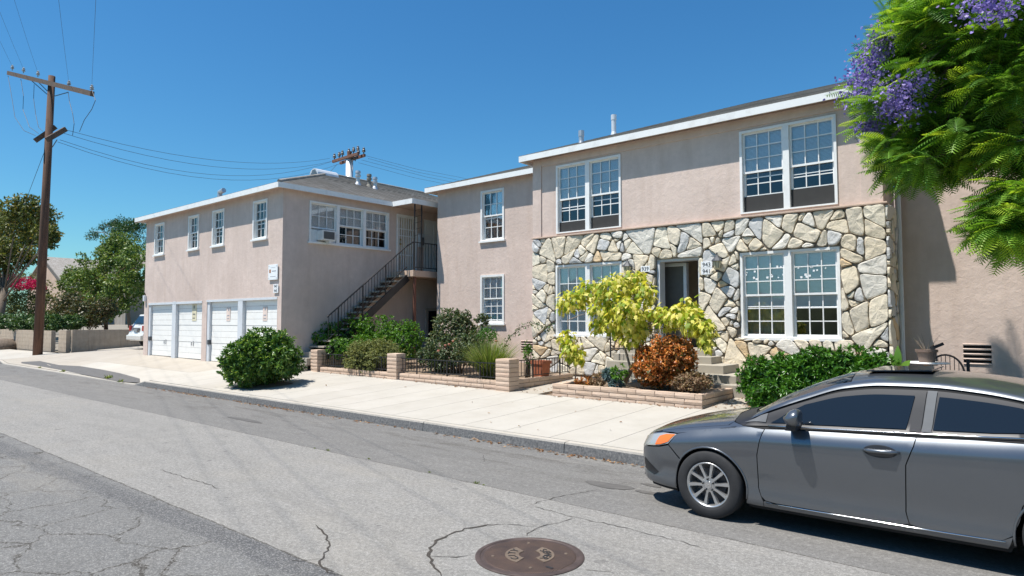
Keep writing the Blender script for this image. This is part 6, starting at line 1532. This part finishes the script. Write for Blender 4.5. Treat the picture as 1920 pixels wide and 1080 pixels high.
panel('door_pillar', [(2.60, 7.92), (2.668, 7.92), tf(2.632, .985), tf(2.555, .985)], M['car_trim'], car, off=.003); panel('door_pillar', [(2.675, 7.92), (2.74, 7.92), tf(2.705, .99), tf(2.64, .99)], M['plastic_grey'], car, off=.003)
hx = [(a, b+.012) for a, b in ((1.44, .928), (1.8, .945), (2.2, .965), (2.6, .985), (3.0, 1.005), (3.4, 1.03))]
for s in (-1, 1):
    b = MB(); b.tube([(CX+x, CYc+s*(M3(x, t_of_z(x, z-.022))[0]+.007), CZ+z-.022) for x, z in hx], .006, 6); b.build('belt_moulding', M['chrome'], car, smooth=True)
    b = MB(); b.tube([(CX+x, CYc+s*(M3(x, t_of_z(x, z))[0]+.004), CZ+z) for x, z in [(1.43, .236), (2.0, .240), (2.6, .246), (3.16, .258)]], .0055, 6); b.build('sill_moulding', M['chrome'], car, smooth=True)
    b = MB(); b.tube([(CX+x, CYc+s*(M3(x, t_of_z(x, z))[0]+.001), CZ+z) for x, z in arc(FA, AR, 190, -10, 24)], .010, 6); b.build('arch_lip', PT, car, smooth=True)
    b = MB(); b.tube([(CX+x, CYc+s*(M3(x, t_of_z(x, z))[0]+.001), CZ+z) for x, z in arc(RA, AR, 190, -10, 24)], .010, 6); b.build('arch_lip', PT, car, smooth=True)
# lamps
panel('headlight', side([(.03, .56), (.2, .59), (.36, .615), (.47, .65), (.55, .745), (.38, .735), (.2, .69), (.03, .62)]), M['lamp_clear'], car, off=.004)
panel('turn_signal', side([(.31, .615), (.38, .63), (.47, .665), (.535, .738), (.43, .728), (.35, .70)]), M['lamp_amber'], car, off=.009)
panel('fog_recess', side([(.10, .33), (.27, .30), (.33, .34), (.12, .45)]), M['car_trim'], car, off=.003)
# mirrors, handles
for s, dset in ((-1, 0), (1, 1)):
    bm = bmesh.new(); bmesh.ops.create_uvsphere(bm, u_segments=18, v_segments=10, radius=1)
    for v in bm.verts:
        v.co.x = v.co.x*.085+(.02 if v.co.z > 0 else 0); v.co.y *= .105; v.co.z = v.co.z*.075
        if v.co.x > .05: v.co.x = .05+(v.co.x-.05)*.2
    me = bpy.data.meshes.new('mirror'); bm.to_mesh(me); bm.free(); me.materials.append(PT); me.polygons.foreach_set('use_smooth', [True]*len(me.polygons))
    c = (CX+1.72, CYc+s*.965, CZ+1.035); mo = link('mirror', me, car, c)
    b = MB(); b.obox((CX+1.70, CYc+s*.90, CZ+.955), (.045, 0, 0), (0, .09, 0), (.012, 0, .035)); b.build('mirror_arm', M['car_trim'], mo, bevel=.012)
    b = MB(); b.lathe([(.001, .0), (.062, .0)], (CX+1.773, CYc+s*.965, CZ+1.037), 16, 'X'); b.build('mirror_glass', M['chrome'], mo)
    for dd, hx0, hz in ((fdo[dset], 2.24, .815), (rdo[dset], 3.29, .86)):
        y = M3(hx0+.13, t_of_z(hx0+.13, hz))[0]
        b = MB(); b.tube([(CX+hx0+.0, CYc+s*(y+.002), CZ+hz), (CX+hx0+.04, CYc+s*(y+.034), CZ+hz+.002), (CX+hx0+.20, CYc+s*(y+.036), CZ+hz+.008), (CX+hx0+.26, CYc+s*(y+.004), CZ+hz+.008)], [.012, .016, .017, .012], 8); b.build('handle', PT, dd, smooth=True)
        b = MB(); b.lathe([(.001, .003), (.075, .003), (.082, .0)], (0, 0, 0), 24, 'Y'); 
        b.v = [(CX+hx0+.12+vx*1.5, CYc+s*(M3(hx0+.12+vx*1.5, t_of_z(hx0+.12+vx*1.5, hz+vz*.62))[0]+.0025), CZ+hz+vz*.62) for vx, vy, vz in b.v]; b.build('handle_cup', M['car_trim'], dd)
# tilted sunroof
b = MB(); yk = .36
b.obox((CX+2.42, CYc, CZ+1.439), (.25, 0, .012), (0, yk, 0), (0, 0, .006)); b.build('sunroof', M['car_glass'], car, bevel=.004)
# wheels
def wheel(x, s):
    c = Vector((CX+x, CYc+s*.79, CZ+.317)); o = -s          # outward is s in Y
    w = MB(); prof = [(.20, -.10), (.235, -.105), (.295, -.10), (.312, -.085), (.317, -.05), (.317, .05), (.312, .085), (.295, .10), (.235, .105), (.212, .098), (.205, .085)]
    w.lathe([(r_, h*s) for r_, h in prof], c, 56, 'Y'); wh = w.build('wheel', M['tyre'], car, smooth=True)
    for k, rr_ in enumerate((.255, .262)): pass
    b = MB(); b.lathe([(r_, h*s) for r_, h in [(.207, .088), (.213, .096), (.206, .101), (.196, .094), (.188, .06), (.185, -.08)]], c, 48, 'Y'); rim = b.build('rim', M['alloy'], wh, smooth=True)
    b = MB(); b.lathe([(r_, h*s) for r_, h in [(.001, .0), (.145, .0), (.145, -.02)]], c, 32, 'Y'); b.lathe([(r_, h*s) for r_, h in [(.186, -.03), (.001, -.03)]], c, 32, 'Y'); b.build('brake_disc', M['disc'], wh)
    b = MB()
    for k in range(10):
        a = 2*math.pi*k/10+.12; d = Vector((math.cos(a), 0, math.sin(a))); p = Vector((-math.sin(a), 0, math.cos(a))); yv = Vector((0, s, 0))
        V = []
        for (r_, w_, h) in ((.045, .015, .085), (.11, .015, .082), (.198, .021, .086)):
            q = c+d*r_; V += [q-p*w_+yv*(h-.03), q-p*w_*.72+yv*h, q+p*w_*.72+yv*h, q+p*w_+yv*(h-.03)]
        b.add(V, [(0, 4, 5, 1), (1, 5, 6, 2), (2, 6, 7, 3), (4, 8, 9, 5), (5, 9, 10, 6), (6, 10, 11, 7)])
    b.lathe([(r_, h*s) for r_, h in [(.072, .05), (.068, .082), (.036, .086), (.034, .094), (.001, .095)]], c, 28, 'Y'); b.build('spokes', M['alloy'], wh)
    b = MB(); z = .0955*s
    for (dx_, dz_, wx, wz) in ((-.012, 0, .004, .017), (.012, 0, .004, .017), (0, 0, .012, .004)): b.box((c.x+dx_-wx, c.y+z-.0008, c.z+dz_-wz), (c.x+dx_+wx, c.y+z+.0012, c.z+dz_+wz))
    b.build('wheel_emblem', M['chrome'], wh)
    for k in range(5):
        a = 2*math.pi*k/5+.43; q = c+Vector((math.cos(a)*.054, 0, math.sin(a)*.054)); b = MB(); b.lathe([(.0105, .075*s), (.0105, .097*s), (.007, .10*s), (.001, .10*s)], q, 6, 'Y'); b.build('lug_nut', M['car_trim'], wh)
for x in (FA, RA):
    for s in (-1, 1):
        wheel(x, s); b = MB(); aa = arc(x, AR+.012, 200, -20, 20); nn_ = len(aa)
        for yy in (.48, .80): b.v += [(CX+p[0], CYc+s*yy, CZ+p[1]) for p in aa]
        b.f += [(i, i+1, nn_+i+1, nn_+i) for i in range(nn_-1)]+[tuple(range(nn_))]; b.mi += [0]*nn_; b.build('wheel_well', M['under'], car)
b = MB(); b.box((CX+.25, CYc-.66, CZ+.2), (CX+4.3, CYc+.66, CZ+.26)); b.box((CX+1.28, CYc-.76, CZ+.195), (CX+3.18, CYc+.76, CZ+.25)); b.build('floor_pan', M['under'], car)

# ================================================================== WHITE SUV IN THE DRIVEWAY
SX, SY = -34.25, 12.5; sz = gz(SX, SY+1)
suv = thing('white_suv', (SX, SY+2.2, sz), 'white sport utility vehicle parked nose in beside the garage building', 'car')
prof = [(0.0, .55), (.02, .42), (.10, .36), (4.2, .36), (4.35, .5), (4.35, .85), (4.2, 1.0), (3.3, 1.08), (2.6, 1.60), (2.2, 1.69), (.9, 1.69), (.45, 1.64), (.22, 1.20), (.10, 1.02), (.06, .80), (-.02, .62)]
b = MB(); hw = .90; n = len(prof)
for s, k in ((-1, 0), (1, 0)):
    for (y, z) in prof: ins = .0 if z < 1.05 else (z-1.05)*.30; b.v.append((SX+s*(hw-ins), SY+y, sz+z))
for i in range(n): j = (i+1) % n; b.f.append((i, j, n+j, n+i)); b.mi.append(0)
b.f += [tuple(reversed(range(n))), tuple(range(n, 2*n))]; b.mi += [0, 0]
so = b.build('body', M['suv_paint'], suv, bevel=.03)
def suvq(name, pts, mat, d=.012):
    b = MB(); b.add([(SX+x, SY+y-d, sz+z+.004) for x, y, z in pts], [tuple(range(len(pts)))]); return b.build(name, M[mat], suv)
suvq('rear_window', [(-.66, .20, 1.19), (.66, .20, 1.19), (.60, .40, 1.56), (-.60, .40, 1.56)], 'car_glass', .035)
b = MB(); b.box((SX-.88, SY-.10, sz+.40), (SX+.88, SY+.10, sz+.64)); b.build('rear_bumper', M['suv_paint'], suv, bevel=.04)
for s in (-1, 1):
    b = MB(); b.box((SX+s*.88, SY+.02, sz+.84), (SX+s*.70, SY+.22, sz+1.10)); b.build('tail_lamp', M['lamp_red'], suv, bevel=.02)
    b = MB(); b.add([(SX+s*(.905-.04), SY+y, sz+z) if False else (SX+s*(hw+.012-(max(0, z-1.05))*.30), SY+y, sz+z) for y, z in ((.55, 1.14), (2.75, 1.14), (2.3, 1.58), (.75, 1.58))], [(0, 1, 2, 3)]); b.build('side_glass', M['car_glass'], suv)
    for wy in (.85, 3.45):
        b = MB(); b.lathe([(.2, -.1), (.34, -.1), (.36, 0), (.34, .1), (.2, .1), (.001, .07)], (SX+s*.80, SY+wy, sz+.35), 24, 'X'); w = b.build('wheel', M['tyre'], suv); b = MB(); b.lathe([(.001, .112*s), (.20, .112*s), (.22, .08*s)], (SX+s*.80, SY+wy, sz+.35), 20, 'X'); b.build('rim', M['alloy'], w)
b = MB(); b.box((SX-.36, SY-.0, sz+.86), (SX+.36, SY+.07, sz+.99)); b.build('plate_recess', M['plastic_grey'], suv, bevel=.015)
b = MB(); b.box((SX-.2, SY-.012, sz+.80), (SX+.2, SY+.02, sz+.93)); b.build('number_plate', M['galv'], suv)
b = MB(); b.bar((SX-.1, SY+.12, sz+1.22), (SX+.25, SY+.13, sz+1.25), .015); b.build('wiper', M['car_trim'], suv)
